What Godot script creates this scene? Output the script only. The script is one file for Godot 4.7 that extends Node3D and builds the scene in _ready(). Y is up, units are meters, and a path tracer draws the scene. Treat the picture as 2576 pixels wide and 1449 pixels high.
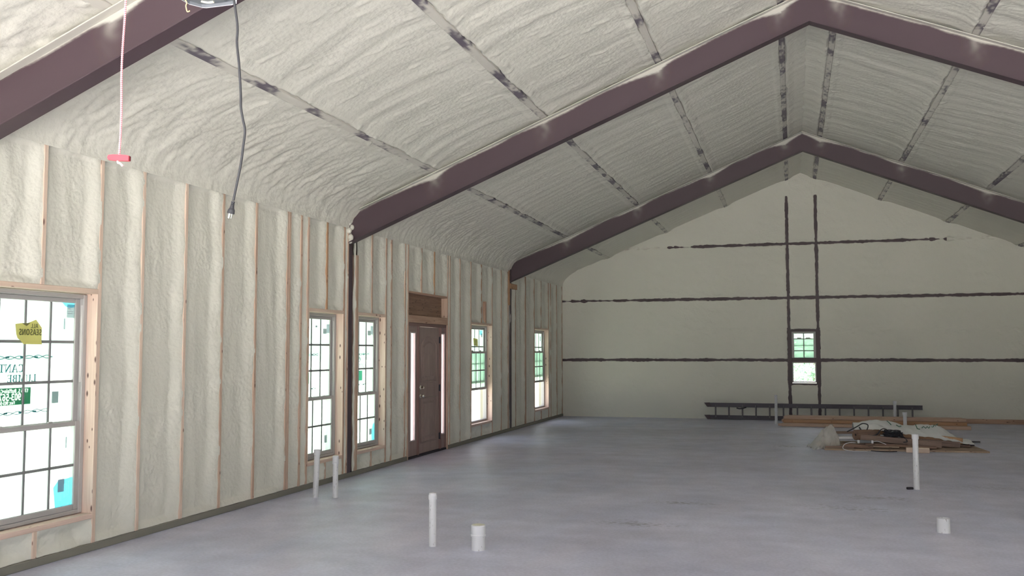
extends Node3D
# A steel-framed hall under construction: spray-foamed roof and walls, open timber studs, bare slab.
# x runs from the left wall (stud faces at x = 0) to the right, z from the far gable (z = 0) to the camera, y up; metres.

const XR := 5.7117       # ridge
const XW := 11.42        # right wall
const SL := 0.4081       # slope of the rafters' lower edge
const YB := 2.996        # height of that edge at the left wall
const YT := 3.375        # top of the rafters at the left wall
const ST := 0.405        # slope of the roof
const ZF := 23.5         # inner face of the wall behind the camera
const HT := 3.2219       # top of the stud wall

var M := {}
var taken := {}
var rng := RandomNumberGenerator.new()
var nz := FastNoiseLite.new()

# ---------------------------------------------------------------- mesh helpers
class MB:
	var v := PackedVector3Array()
	var n := PackedVector3Array()
	var uv := PackedVector2Array()
	var c := PackedColorArray()
	var ix := PackedInt32Array()
	var tint := Color.WHITE

	func put(p: Vector3, nn: Vector3, u: Vector2) -> int:
		v.append(p); n.append(nn); uv.append(u); c.append(tint)
		return v.size() - 1

	func tri(a: Vector3, b: Vector3, d: Vector3, out: Vector3) -> void:
		var g := (b - a).cross(d - a)
		if g.dot(out) < 0.0:
			var t := b; b = d; d = t
			g = -g
		g = g.normalized()
		var k := put(a, g, Vector2(a.x, a.y)); put(b, g, Vector2(b.x, b.y)); put(d, g, Vector2(d.x, d.y))
		ix.append_array([k, k + 2, k + 1])

	func quad(a: Vector3, b: Vector3, d: Vector3, e: Vector3, out: Vector3, ua := Vector2.ZERO, ub := Vector2(1, 0), ud := Vector2(1, 1), ue := Vector2(0, 1)) -> void:
		var g := (b - a).cross(e - a)
		if g.length_squared() < 1e-14:
			g = (d - b).cross(e - b)
		if g.dot(out) < 0.0:
			var t := b; b = e; e = t
			var tu := ub; ub = ue; ue = tu
			g = -g
		g = g.normalized()
		var k := put(a, g, ua); put(b, g, ub); put(d, g, ud); put(e, g, ue)
		ix.append_array([k, k + 2, k + 1, k, k + 3, k + 2])

	# a chamfered box; texture runs along its longest side
	func box(at: Vector3, size: Vector3, bev := 0.0, turn := Basis.IDENTITY, off := Vector2.ZERO) -> void:
		var h := size * 0.5
		var long := 0
		if size.y >= size.x and size.y >= size.z: long = 1
		elif size.z >= size.x and size.z >= size.y: long = 2
		bev = minf(bev, minf(h.x, minf(h.y, h.z)) * 0.9)
		for a in 3:
			var b := (a + 1) % 3
			var d := (a + 2) % 3
			for s in [-1.0, 1.0]:
				var q := []
				var us := []
				for m in [[-1, -1], [1, -1], [1, 1], [-1, 1]]:
					var p := Vector3.ZERO
					p[a] = s * h[a]; p[b] = m[0] * (h[b] - bev); p[d] = m[1] * (h[d] - bev)
					q.append(at + turn * p)
					var across := b
					if b == long: across = d
					var al := p[long] if a != long else p[d]
					us.append(Vector2(p[across] / 0.3, al / 1.2) + off)
				var o := Vector3.ZERO
				o[a] = s
				quad(q[0], q[1], q[2], q[3], turn * o, us[0], us[1], us[2], us[3])
		if bev <= 0.0:
			return
		for a in 3:
			var b := (a + 1) % 3
			var d := (a + 2) % 3
			for sb in [-1.0, 1.0]:
				for sd in [-1.0, 1.0]:
					var q := []
					for m in [[-1, 0], [1, 0], [1, 1], [-1, 1]]:
						var p := Vector3.ZERO
						p[a] = m[0] * (h[a] - bev)
						p[b] = sb * (h[b] - (bev if m[1] else 0.0))
						p[d] = sd * (h[d] - (0.0 if m[1] else bev))
						q.append(at + turn * p)
					var o := Vector3.ZERO
					o[b] = sb; o[d] = sd
					quad(q[0], q[1], q[2], q[3], turn * o, off, off + Vector2(0.01, 0), off + Vector2(0.01, 0.4), off + Vector2(0, 0.4))
		for sx in [-1.0, 1.0]:
			for sy in [-1.0, 1.0]:
				for sz in [-1.0, 1.0]:
					var o := Vector3(sx, sy, sz)
					tri(at + turn * (o * Vector3(h.x, h.y - bev, h.z - bev)), at + turn * (o * Vector3(h.x - bev, h.y, h.z - bev)), at + turn * (o * Vector3(h.x - bev, h.y - bev, h.z)), turn * o)

	func span(a: Vector3, b: Vector3, bev := 0.0, off := Vector2.ZERO) -> void:
		box((a + b) * 0.5, (b - a).abs(), bev, Basis.IDENTITY, off)

	# a board from a to b, w wide along side, t thick
	func board(a: Vector3, b: Vector3, w: float, t: float, up := Vector3.UP, bev := 0.003, off := Vector2.ZERO) -> void:
		var y := (b - a).normalized()
		var x := y.cross(up).normalized()
		var z := x.cross(y).normalized()
		box((a + b) * 0.5, Vector3(w, a.distance_to(b), t), bev, Basis(x, y, z), off)

	func tube(path: PackedVector3Array, rad: float, sides := 8, caps := true, r_end := -1.0) -> void:
		var m := path.size()
		var t0 := (path[1] - path[0]).normalized()
		var x := t0.cross(Vector3(0.31, 0.17, 0.93)).normalized()
		var first := v.size()
		var run := 0.0
		for i in m:
			var t := (path[mini(i + 1, m - 1)] - path[maxi(i - 1, 0)]).normalized()
			x = (x - t * x.dot(t)).normalized()
			var y := t.cross(x)
			var r := rad if r_end < 0.0 else lerpf(rad, r_end, float(i) / (m - 1))
			if i: run += path[i].distance_to(path[i - 1])
			for k in sides + 1:
				var a := TAU * k / sides
				var o := x * cos(a) + y * sin(a)
				put(path[i] + o * r, o, Vector2(float(k) / sides, run))
		for i in m - 1:
			for k in sides:
				var a := first + i * (sides + 1) + k
				var b := a + sides + 1
				ix.append_array([a, b, a + 1, a + 1, b, b + 1])
		if caps:
			for e in [0, m - 1]:
				var t := (path[1] - path[0]).normalized() * -1.0 if e == 0 else (path[m - 1] - path[m - 2]).normalized()
				var base: int = first + e * (sides + 1)
				for k in range(1, sides - 1):
					tri(v[base], v[base + k], v[base + k + 1], t)

	# profile of (radius, height), turned round the axis y through at
	func lathe(prof: Array, at: Vector3, sides := 28, turn := Basis.IDENTITY) -> void:
		for i in prof.size() - 1:
			var p: Vector2 = prof[i]
			var q: Vector2 = prof[i + 1]
			var d := q - p
			if d.length() < 1e-6:
				continue
			var nn := Vector2(d.y, -d.x).normalized()
			var first := v.size()
			for k in sides + 1:
				var a := TAU * k / sides
				var o := Vector3(cos(a), 0, sin(a))
				var no := turn * (o * nn.x + Vector3.UP * nn.y)
				put(at + turn * (o * p.x + Vector3.UP * p.y), no, Vector2(float(k) / sides, p.y))
				put(at + turn * (o * q.x + Vector3.UP * q.y), no, Vector2(float(k) / sides, q.y))
			for k in sides:
				var a := first + k * 2
				ix.append_array([a, a + 2, a + 1, a + 2, a + 3, a + 1])

	# nu x nv points, smooth; flip turns the front
	func grid(pts: PackedVector3Array, nu: int, nv: int, flip := false, cols := PackedColorArray(), skip := PackedByteArray(), uvs := 1.0) -> void:
		var first := v.size()
		var sg := -1.0 if flip else 1.0
		for j in nv:
			for i in nu:
				var a := pts[j * nu + maxi(i - 1, 0)]
				var b := pts[j * nu + mini(i + 1, nu - 1)]
				var d := pts[maxi(j - 1, 0) * nu + i]
				var e := pts[mini(j + 1, nv - 1) * nu + i]
				n.append((b - a).cross(e - d).normalized() * sg)
				uv.append(Vector2(float(i) / (nu - 1), float(j) / (nv - 1)) * uvs)
		v.append_array(pts)
		if cols.size():
			c.append_array(cols)
		else:
			var many := PackedColorArray()
			many.resize(pts.size())
			many.fill(tint)
			c.append_array(many)
		for j in nv - 1:
			for i in nu - 1:
				if skip.size() and skip[j * nu + i]:
					continue
				var a := first + j * nu + i
				if flip:
					ix.append_array([a, a + 1, a + nu, a + 1, a + nu + 1, a + nu])
				else:
					ix.append_array([a, a + nu, a + 1, a + 1, a + nu, a + nu + 1])

	func mesh(mat: Material) -> ArrayMesh:
		var arr := []
		arr.resize(Mesh.ARRAY_MAX)
		arr[Mesh.ARRAY_VERTEX] = v; arr[Mesh.ARRAY_NORMAL] = n; arr[Mesh.ARRAY_TEX_UV] = uv; arr[Mesh.ARRAY_COLOR] = c; arr[Mesh.ARRAY_INDEX] = ix
		var am := ArrayMesh.new()
		am.add_surface_from_arrays(Mesh.PRIMITIVE_TRIANGLES, arr)
		am.surface_set_material(0, mat)
		return am

func numbered(s: String) -> String:
	if not taken.has(s):
		taken[s] = 0
		return s
	taken[s] += 1
	return "%s_%03d" % [s, taken[s]]

func tag(o: Node, label: String, category: String, group := "", kind := "") -> Node:
	o.set_meta("label", label); o.set_meta("category", category)
	if group: o.set_meta("group", group)
	if kind: o.set_meta("kind", kind)
	return o

func thing(called: String, label: String, category: String, at := Vector3.ZERO, turn := 0.0, group := "", kind := "") -> Node3D:
	var o := Node3D.new()
	o.name = numbered(called)
	add_child(o)
	o.position = at
	o.rotation.y = turn
	tag(o, label, category, group, kind)
	return o

func part(b: MB, called: String, parent: Node, mat: Material, label := "") -> MeshInstance3D:
	var o := MeshInstance3D.new()
	o.mesh = b.mesh(mat)
	o.name = numbered(called) if parent == self else called
	parent.add_child(o, true)
	if label: o.set_meta("label", label)
	return o

func solo(b: MB, called: String, mat: Material, label: String, category: String, group := "", at := Vector3.ZERO) -> MeshInstance3D:
	var o := part(b, called, self, mat)
	o.position = at
	tag(o, label, category, group)
	return o

func group_node(called: String, parent: Node) -> Node3D:
	var o := Node3D.new()
	o.name = called
	parent.add_child(o, true)
	return o

func rof() -> Vector2:
	return Vector2(rng.randf(), rng.randf())

# sorted stations from a to b: coarse steps, finer round each centre
func steps(a: float, b: float, coarse: float, centres: Array, half: float, fine: float) -> PackedFloat32Array:
	var out := PackedFloat32Array()
	var x := a
	while x < b - 1e-4:
		out.append(x)
		var st := coarse
		for c in centres:
			if x > c - half - 1e-4 and x < c + half:
				st = fine
			elif x <= c - half and x + st > c - half:
				st = minf(st, maxf(c - half - x, fine))
		x += st
	out.append(b)
	return out

# ---------------------------------------------------------------- materials
func noise(f: float, s: int, oct := 3, type := FastNoiseLite.TYPE_SIMPLEX_SMOOTH) -> FastNoiseLite:
	var o := FastNoiseLite.new()
	o.noise_type = type; o.frequency = f; o.seed = s
	o.fractal_type = FastNoiseLite.FRACTAL_FBM; o.fractal_octaves = oct
	return o

func mat(col: Color, rough := 0.8, metal := 0.0) -> StandardMaterial3D:
	var m := StandardMaterial3D.new()
	m.albedo_color = col; m.roughness = rough; m.metallic = metal
	return m

func rgb(r: int, g: int, b: int) -> Color:
	return Color8(r, g, b)

func normal_tex(f: float, s: int, strength: float, size := 512, type := FastNoiseLite.TYPE_SIMPLEX_SMOOTH, oct := 4) -> Texture2D:
	var im := noise(f, s, oct, type).get_seamless_image(size, size)
	im.convert(Image.FORMAT_RGBA8)
	im.bump_map_to_normal_map(strength)
	return ImageTexture.create_from_image(im)

# stretched noise picture: w x h with features long in y
func grain(w: int, h: int, f: float, s: int, squash: int) -> Image:
	var im := noise(f, s, 3).get_seamless_image(w, maxi(8, h / squash))
	im.resize(w, h, Image.INTERPOLATE_CUBIC)
	return im

func wood_tex(base: Color, dark: Color, knot: Color, s: int, knots: int) -> Texture2D:
	var w := 256
	var h := 512
	var a := grain(w, h, 0.05, s, 16)
	var b := grain(w, h, 0.012, s + 1, 6)
	var im := Image.create(w, h, false, Image.FORMAT_RGB8)
	var kn := []
	rng.seed = s
	for i in knots:
		kn.append(Vector3(rng.randf() * w, rng.randf() * h, rng.randf_range(3.0, 7.0)))
	for y in h:
		for x in w:
			var t := a.get_pixel(x, y).r * 0.55 + b.get_pixel(x, y).r * 0.45
			var c := dark.lerp(base, clampf(t * 1.5 - 0.2, 0.0, 1.0))
			for k in kn:
				var dd: float = Vector2(x - k.x, (y - k.y) * 0.8).length() / k.z
				if dd < 2.2:
					c = c.lerp(knot, clampf(1.6 - dd, 0.0, 1.0) * 0.85)
			im.set_pixel(x, y, c)
	return ImageTexture.create_from_image(im)

func wood(tex: Texture2D, tone: Color, rough := 0.75) -> StandardMaterial3D:
	var m := mat(tone, rough)
	m.albedo_texture = tex
	return m

func film(col: Color, through: float, rough := 0.4) -> StandardMaterial3D:
	var m := mat(col, rough)
	m.backlight_enabled = true
	m.backlight = Color(col.r, col.g, col.b) * through
	m.cull_mode = BaseMaterial3D.CULL_DISABLED
	return m

func floor_tex() -> Texture2D:
	# trowelled concrete: pale and dark clouds, fine speckle, the dirty scuffs that lie on it
	var w := 1024
	var h := 2048
	var big := noise(0.006, 5, 4).get_image(w, h)
	var mid := noise(0.03, 6, 4).get_image(w, h)
	var arc := noise(0.02, 8, 3).get_image(w, 512)
	arc.resize(w, h, Image.INTERPOLATE_CUBIC)
	var arc2 := noise(0.02, 9, 3).get_image(512 / 2, h)
	arc2.resize(w, h, Image.INTERPOLATE_CUBIC)
	var fine := noise(0.35, 7, 2).get_image(w, h)
	var d0 := big.get_data(); var d1 := mid.get_data(); var d2 := fine.get_data(); var d3 := arc.get_data(); var d4 := arc2.get_data()
	var out := PackedByteArray()
	out.resize(w * h * 3)
	for i in w * h:
		var t := (d0[i] - 128) * 0.10 + (d1[i] - 128) * 0.07 + (d2[i] - 128) * 0.10 + (d4[i] - 128) * 0.06
		var warm := (d3[i] - 128) * 0.02
		out[i * 3] = clampi(int(198 + t + warm), 0, 255)
		out[i * 3 + 1] = clampi(int(198 + t), 0, 255)
		out[i * 3 + 2] = clampi(int(219 + t - warm), 0, 255)
	var im := Image.create_from_data(w, h, false, Image.FORMAT_RGB8, out)
	# scuffs and spots: x, z, length, width in metres
	rng.seed = 77
	for s in [[4.35, 12.6, 0.5, 0.16], [5.95, 12.5, 0.75, 0.28], [6.3, 11.7, 0.6, 0.25], [4.05, 13.9, 0.5, 0.2], [7.6, 10.6, 0.9, 0.3], [5.35, 6.3, 0.5, 0.2], [3.4, 17.0, 0.05, 0.04]]:
		for k in 140:
			var px: float = (s[0] + rng.randfn(0.0, 0.3) * s[2]) / XW * w
			var pz: float = (s[1] + rng.randfn(0.0, 0.3) * s[3]) / ZF * h
			for q in 3:
				var xx := clampi(int(px) + q, 0, w - 1)
				var yy := clampi(int(pz), 0, h - 1)
				im.set_pixel(xx, yy, im.get_pixel(xx, yy).lerp(rgb(92, 92, 104), 0.32))
	return ImageTexture.create_from_image(im)

func materials() -> void:
	nz.noise_type = FastNoiseLite.TYPE_SIMPLEX_SMOOTH
	nz.frequency = 1.0
	nz.seed = 3
	nz.fractal_type = FastNoiseLite.FRACTAL_NONE
	var fn := normal_tex(0.02, 21, 5.0, 512)
	var foam := mat(rgb(224, 221, 211), 0.62)                  # one batch of spray foam on roof, walls and gables
	foam.vertex_color_use_as_albedo = true
	foam.normal_enabled = true
	foam.normal_texture = fn
	foam.normal_scale = 0.55
	foam.uv1_triplanar = true
	foam.uv1_world_triplanar = true
	foam.uv1_scale = Vector3.ONE * 1.6
	M.foam = foam
	var pine := wood_tex(rgb(231, 213, 198), rgb(214, 190, 172), rgb(112, 80, 70), 11, 7)
	var pine_b := wood_tex(rgb(216, 194, 176), rgb(194, 166, 148), rgb(104, 74, 64), 12, 10)
	var old := wood_tex(rgb(158, 134, 122), rgb(124, 104, 96), rgb(76, 62, 58), 13, 4)
	M.pine = wood(pine, rgb(255, 250, 248))
	M.pine_b = wood(pine_b, rgb(255, 250, 248))
	M.pine_c = wood(pine_b, rgb(236, 222, 214))
	M.jamb = wood(wood_tex(rgb(230, 208, 196), rgb(212, 186, 172), rgb(84, 58, 54), 14, 16), rgb(255, 250, 248))
	M.plate = mat(rgb(134, 131, 122), 0.9)
	M.old = wood(old, rgb(255, 255, 255))
	M.old_pale = wood(old, rgb(255, 244, 232))
	M.golden = wood(pine_b, rgb(236, 212, 186))
	M.osb = wood(wood_tex(rgb(190, 168, 148), rgb(156, 134, 118), rgb(116, 94, 82), 15, 24), rgb(255, 255, 255))
	M.osb_back = wood(wood_tex(rgb(158, 128, 108), rgb(132, 104, 88), rgb(100, 78, 68), 16, 24), rgb(255, 255, 255), 0.85)
	M.dark_edge = mat(rgb(60, 55, 62), 0.9)
	var st := mat(Color.WHITE, 0.48)
	st.vertex_color_use_as_albedo = true
	M.steel = st
	M.maroon = mat(rgb(80, 64, 70), 0.5)
	M.vinyl = mat(rgb(176, 172, 172), 0.45)
	M.vinyl_pale = mat(rgb(196, 190, 190), 0.45)
	M.muntin = mat(rgb(132, 132, 134), 0.5)
	# glazing under its protective film: part clear, part milky and greenish
	var g := mat(Color(0.27, 0.31, 0.29, 0.62), 0.05)
	g.transparency = BaseMaterial3D.TRANSPARENCY_ALPHA
	g.backlight_enabled = true
	g.backlight = Color(0.66, 0.80, 0.72)
	g.cull_mode = BaseMaterial3D.CULL_DISABLED
	M.glass = g
	var fr := film(rgb(246, 230, 234), 1.35, 0.5)
	M.frosted = fr
	M.door = wood(wood_tex(rgb(164, 142, 136), rgb(142, 122, 118), rgb(118, 92, 84), 17, 0), rgb(255, 255, 255), 0.5)
	M.door_dark = mat(rgb(136, 106, 102), 0.55)
	M.brass = mat(rgb(250, 246, 236), 0.14, 1.0)
	M.black = mat(rgb(52, 52, 58), 0.55)
	M.hinge = mat(rgb(52, 50, 60), 0.4, 0.6)
	var fl := mat(Color.WHITE, 0.45)
	fl.albedo_texture = floor_tex()
	fl.metallic_specular = 0.55
	fl.normal_enabled = true
	fl.normal_texture = normal_tex(0.05, 31, 1.5, 512)
	fl.normal_scale = 0.18
	M.floor = fl
	var pv := mat(rgb(236, 234, 236), 0.35)
	var ptx := noise(0.05, 41, 3).get_seamless_image(256, 256)
	var pim := Image.create(256, 256, false, Image.FORMAT_RGB8)
	for y in 256:
		for x in 256:
			var t := ptx.get_pixel(x, y).r
			pim.set_pixel(x, y, rgb(220, 219, 224).lerp(rgb(116, 108, 106), clampf((t - 0.80) * 9.0, 0.0, 0.8)))
	pv.albedo_texture = ImageTexture.create_from_image(pim)
	pv.albedo_color = Color.WHITE
	M.pvc = pv
	M.pvc_cap = mat(rgb(222, 221, 227), 0.35)
	M.pvc_cream = mat(rgb(206, 203, 188), 0.4)
	M.ladder = mat(rgb(92, 86, 94), 0.5, 0.2)
	M.rung = mat(rgb(118, 112, 116), 0.45, 0.3)
	M.teal = film(rgb(84, 142, 152), 1.3)
	M.green_print = film(rgb(70, 160, 134), 1.1)
	M.white_print = film(rgb(250, 255, 255), 1.3)
	M.grey_print = film(rgb(164, 168, 182), 1.1)
	M.grey_dark = film(rgb(134, 140, 152), 0.95)
	M.blue_print = film(rgb(112, 204, 232), 1.35)
	M.yellow = film(rgb(206, 198, 120), 0.55)
	M.yellow_ink = film(rgb(110, 108, 66), 0.3)
	M.rope = mat(rgb(236, 120, 132), 0.8)
	M.rope_pale = mat(rgb(250, 214, 216), 0.8)
	M.red = mat(rgb(232, 74, 88), 0.35)
	M.red_dark = mat(rgb(120, 30, 44), 0.5)
	M.white_paint = mat(rgb(236, 234, 240), 0.3)
	M.grey_plastic = mat(rgb(108, 112, 118), 0.4)
	M.chrome = mat(rgb(235, 232, 228), 0.2, 1.0)
	M.yellow_wire = mat(rgb(232, 200, 140), 0.5)
	M.bag = film(rgb(240, 241, 243), 0.2, 0.4)
	M.bag_ink = mat(rgb(78, 128, 112), 0.5)
	var pf := mat(Color(0.95, 0.93, 0.90, 0.34), 0.3)
	pf.transparency = BaseMaterial3D.TRANSPARENCY_ALPHA
	pf.cull_mode = BaseMaterial3D.CULL_DISABLED
	M.plastic = pf
	M.sheathing = mat(rgb(170, 165, 150), 0.9)
	M.ground = mat(rgb(205, 203, 200), 0.95)
	M.lawn = mat(rgb(114, 118, 108), 0.95)
	M.bark = mat(rgb(110, 92, 76), 0.9)
	var lf := mat(rgb(148, 176, 160), 0.6)
	lf.backlight_enabled = true
	lf.backlight = Color(0.42, 0.52, 0.44)
	lf.vertex_color_use_as_albedo = true
	lf.cull_mode = BaseMaterial3D.CULL_DISABLED
	M.leaf = lf

# ---------------------------------------------------------------- the place
func _ready() -> void:
	rng.seed = 1
	var cam := Camera3D.new()
	cam.name = "camera"
	cam.position = Vector3(5.4546, 1.6041, 22.8842)
	cam.rotation = Vector3(0.0662, 0.2872, -0.0018)
	cam.fov = rad_to_deg(2.0 * atan(724.5 / 2383.58))
	cam.near = 0.05
	cam.far = 400.0
	add_child(cam)
	var env := Environment.new()
	var sky := Sky.new()
	var sm := ProceduralSkyMaterial.new()          # an even bright overcast
	sm.sky_top_color = Color(0.91, 0.94, 1.0)
	sm.sky_horizon_color = Color(0.95, 0.97, 1.0)
	sm.ground_horizon_color = Color(0.6, 0.62, 0.6)
	sm.ground_bottom_color = Color(0.5, 0.5, 0.48)
	sm.sun_angle_max = 1.0
	sky.sky_material = sm
	env.background_mode = Environment.BG_SKY
	env.sky = sky
	env.background_energy_multiplier = 0.5
	env.tonemap_mode = Environment.TONE_MAPPER_LINEAR
	env.tonemap_exposure = 5.4
	env.sdfgi_enabled = true
	env.ssao_enabled = true
	env.ssil_enabled = true
	var we := WorldEnvironment.new()
	we.name = "surroundings"
	we.environment = env
	add_child(we)

	var sun := DirectionalLight3D.new()             # a hazy noon sun over the roof; it reaches the ground outside only
	sun.name = "sun"
	sun.rotation = Vector3(deg_to_rad(-80.0), PI, 0.0)
	sun.light_color = Color(1.0, 0.99, 0.98)
	sun.light_energy = 6.0
	sun.light_angular_distance = 2.0
	sun.shadow_enabled = true
	add_child(sun)

	materials()
	shell()
	left_wall()
	far_wall()
	roof()
	frames()
	windows()
	door()
	pipes()
	far_things()
	debris()
	opener()
	outside()

# walls of boards round openings, in a plane: along = axis index, others fixed
func pierced(parent: Node, m: Material, called: String, axis: int, a0: float, a1: float, y0: float, y1: float, c0: float, c1: float, holes: Array) -> void:
	var cuts := [a0, a1]
	for h in holes:
		cuts.append(h[0]); cuts.append(h[1])
	cuts.sort()
	var b := MB.new()
	for i in cuts.size() - 1:
		var l: float = cuts[i]
		var r: float = cuts[i + 1]
		if r - l < 1e-4:
			continue
		var rows := [[y0, y1]]
		for h in holes:
			if h[0] < (l + r) * 0.5 and h[1] > (l + r) * 0.5:
				rows = [[y0, h[2]], [h[3], y1]]
		for w in rows:
			if w[1] - w[0] < 1e-4:
				continue
			if axis == 2:
				b.span(Vector3(c0, w[0], l), Vector3(c1, w[1], r))
			else:
				b.span(Vector3(l, w[0], c0), Vector3(r, w[1], c1))
	part(b, called, parent, m)

var WIN := [[16.40, 17.62], [11.96, 12.86], [10.66, 11.54], [5.75, 6.96], [1.42, 2.65]]   # rough openings along the left wall
const WB := 0.30
const WT := 2.075

func shell() -> void:
	var b := MB.new()
	# the slab: its top carries the trowelled texture
	b.quad(Vector3(-0.2, 0, -0.2), Vector3(XW + 0.2, 0, -0.2), Vector3(XW + 0.2, 0, ZF + 0.3), Vector3(-0.2, 0, ZF + 0.3), Vector3.UP, Vector2(0, 0), Vector2(1, 0), Vector2(1, 1), Vector2(0, 1))
	b.quad(Vector3(-0.2, -0.15, -0.2), Vector3(XW + 0.2, -0.15, -0.2), Vector3(XW + 0.2, -0.15, ZF + 0.3), Vector3(-0.2, -0.15, ZF + 0.3), Vector3.DOWN)
	b.quad(Vector3(-0.2, -0.15, -0.2), Vector3(-0.2, -0.15, ZF + 0.3), Vector3(-0.2, 0, ZF + 0.3), Vector3(-0.2, 0, -0.2), Vector3.LEFT)
	b.quad(Vector3(XW + 0.2, -0.15, -0.2), Vector3(XW + 0.2, -0.15, ZF + 0.3), Vector3(XW + 0.2, 0, ZF + 0.3), Vector3(XW + 0.2, 0, -0.2), Vector3.RIGHT)
	b.quad(Vector3(-0.2, -0.15, ZF + 0.3), Vector3(XW + 0.2, -0.15, ZF + 0.3), Vector3(XW + 0.2, 0, ZF + 0.3), Vector3(-0.2, 0, ZF + 0.3), Vector3.BACK)
	tag(part(b, "floor", self, M.floor), "blue-grey trowelled concrete slab floor of the empty hall", "floor", "", "structure")
	# the right wall and the wall behind the camera, out of frame, with the openings that light the room
	var wr := thing("wall_right", "foamed side wall on the far right of the hall", "wall", Vector3.ZERO, 0.0, "", "structure")
	var holes := []
	for z in [20.0, 16.4]:
		holes.append([z - 0.61, z + 0.61, WB, WT])
	pierced(wr, M.foam, "foam_fill", 2, -0.2, ZF + 0.3, 0.0, 3.5, XW, XW + 0.22, holes)
	var wf := thing("wall_front", "gable wall behind the camera with two open overhead door bays", "wall", Vector3.ZERO, 0.0, "", "structure")
	pierced(wf, M.foam, "foam_fill", 0, -0.2, XW + 0.2, 0.0, 3.4, ZF, ZF + 0.25, [[0.6, 5.9, 0.0, 2.75], [6.3, 11.0, 0.0, 2.75]])
	b = MB.new()
	var gp := [Vector3(-0.2, 3.4, ZF), Vector3(XW + 0.2, 3.4, ZF), Vector3(XR, 5.9, ZF)]
	b.tri(gp[0], gp[1], gp[2], Vector3.FORWARD)
	b.tri(gp[0] + Vector3(0, 0, 0.25), gp[1] + Vector3(0, 0, 0.25), gp[2] + Vector3(0, 0, 0.25), Vector3.BACK)
	part(b, "gable_foam", wf, M.foam)

# spray foam between two studs: hollow in the middle, climbing the timber on both sides
func foam_bay(parent: Node, z0: float, z1: float, y0: float, y1: float, coarse: float, lump := 1.0) -> void:
	var e := 0.014
	var nu := maxi(6, int((z1 - z0 + 2 * e) / coarse) + 1)
	var nv := maxi(6, int((y1 - y0) / (coarse * 1.2)) + 1)
	var pts := PackedVector3Array()
	pts.resize(nu * nv)
	var w := z1 - z0
	var deep := minf(0.048, 0.016 + w * 0.08)
	for j in nv:
		var y := lerpf(y0, y1, float(j) / (nv - 1))
		var wob := nz.get_noise_2d(z0 * 3.7, y * 1.7) * 0.5 + nz.get_noise_2d(z0 * 9.1 + 40.0, y * 5.0) * 0.5
		var wob2 := nz.get_noise_2d(z1 * 3.1 + 80.0, y * 1.5) * 0.5 + nz.get_noise_2d(z1 * 7.7 + 60.0, y * 6.0) * 0.5
		var lobe := nz.get_noise_2d(z0 + 11.0, y * 0.9) * 0.03
		for i in nu:
			var z := lerpf(z0 - e, z1 + e, float(i) / (nu - 1))
			var a := (z - z0) / minf(0.16 + lobe, w * 0.55)          # the far stud's near side: a broad climb
			var c := (z1 - z) / minf(0.06, w * 0.4)
			var far_edge := -0.006 + 0.013 * wob
			var near_edge := -0.012 + 0.012 * wob2
			var x := -deep
			if a < 1.0:
				x = lerpf(far_edge, -deep, smoothstep(0.0, 1.0, maxf(a, 0.0)))
			if c < 1.0:
				x = maxf(x, lerpf(near_edge, -deep, smoothstep(0.0, 1.0, maxf(c, 0.0))))
			var top := minf(y1 - y, y - y0) / 0.07
			if top < 1.0:
				x = lerpf(-0.012, x, smoothstep(0.0, 1.0, top))
			var rough := clampf(0.62 + 0.7 * nz.get_noise_2d(z * 1.6 + 300.0, y * 1.3), 0.25, 1.15)
			var bump := (absf(nz.get_noise_2d(z * 13.0, y * 10.5)) * 0.0075 + absf(nz.get_noise_2d(z * 24.0 + 9.0, y * 21.0)) * 0.0042) * rough + nz.get_noise_2d(z * 5.0 + 5.0, y * 1.8) * 0.009 - 0.003
			pts[j * nu + i] = Vector3(x + bump * 0.8 * lump * (0.35 if a < 0.0 or c < 0.0 else 1.0), y, z)
	var b := MB.new()
	b.grid(pts, nu, nv, false)
	part(b, "foam_fill", parent, M.foam)

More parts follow.
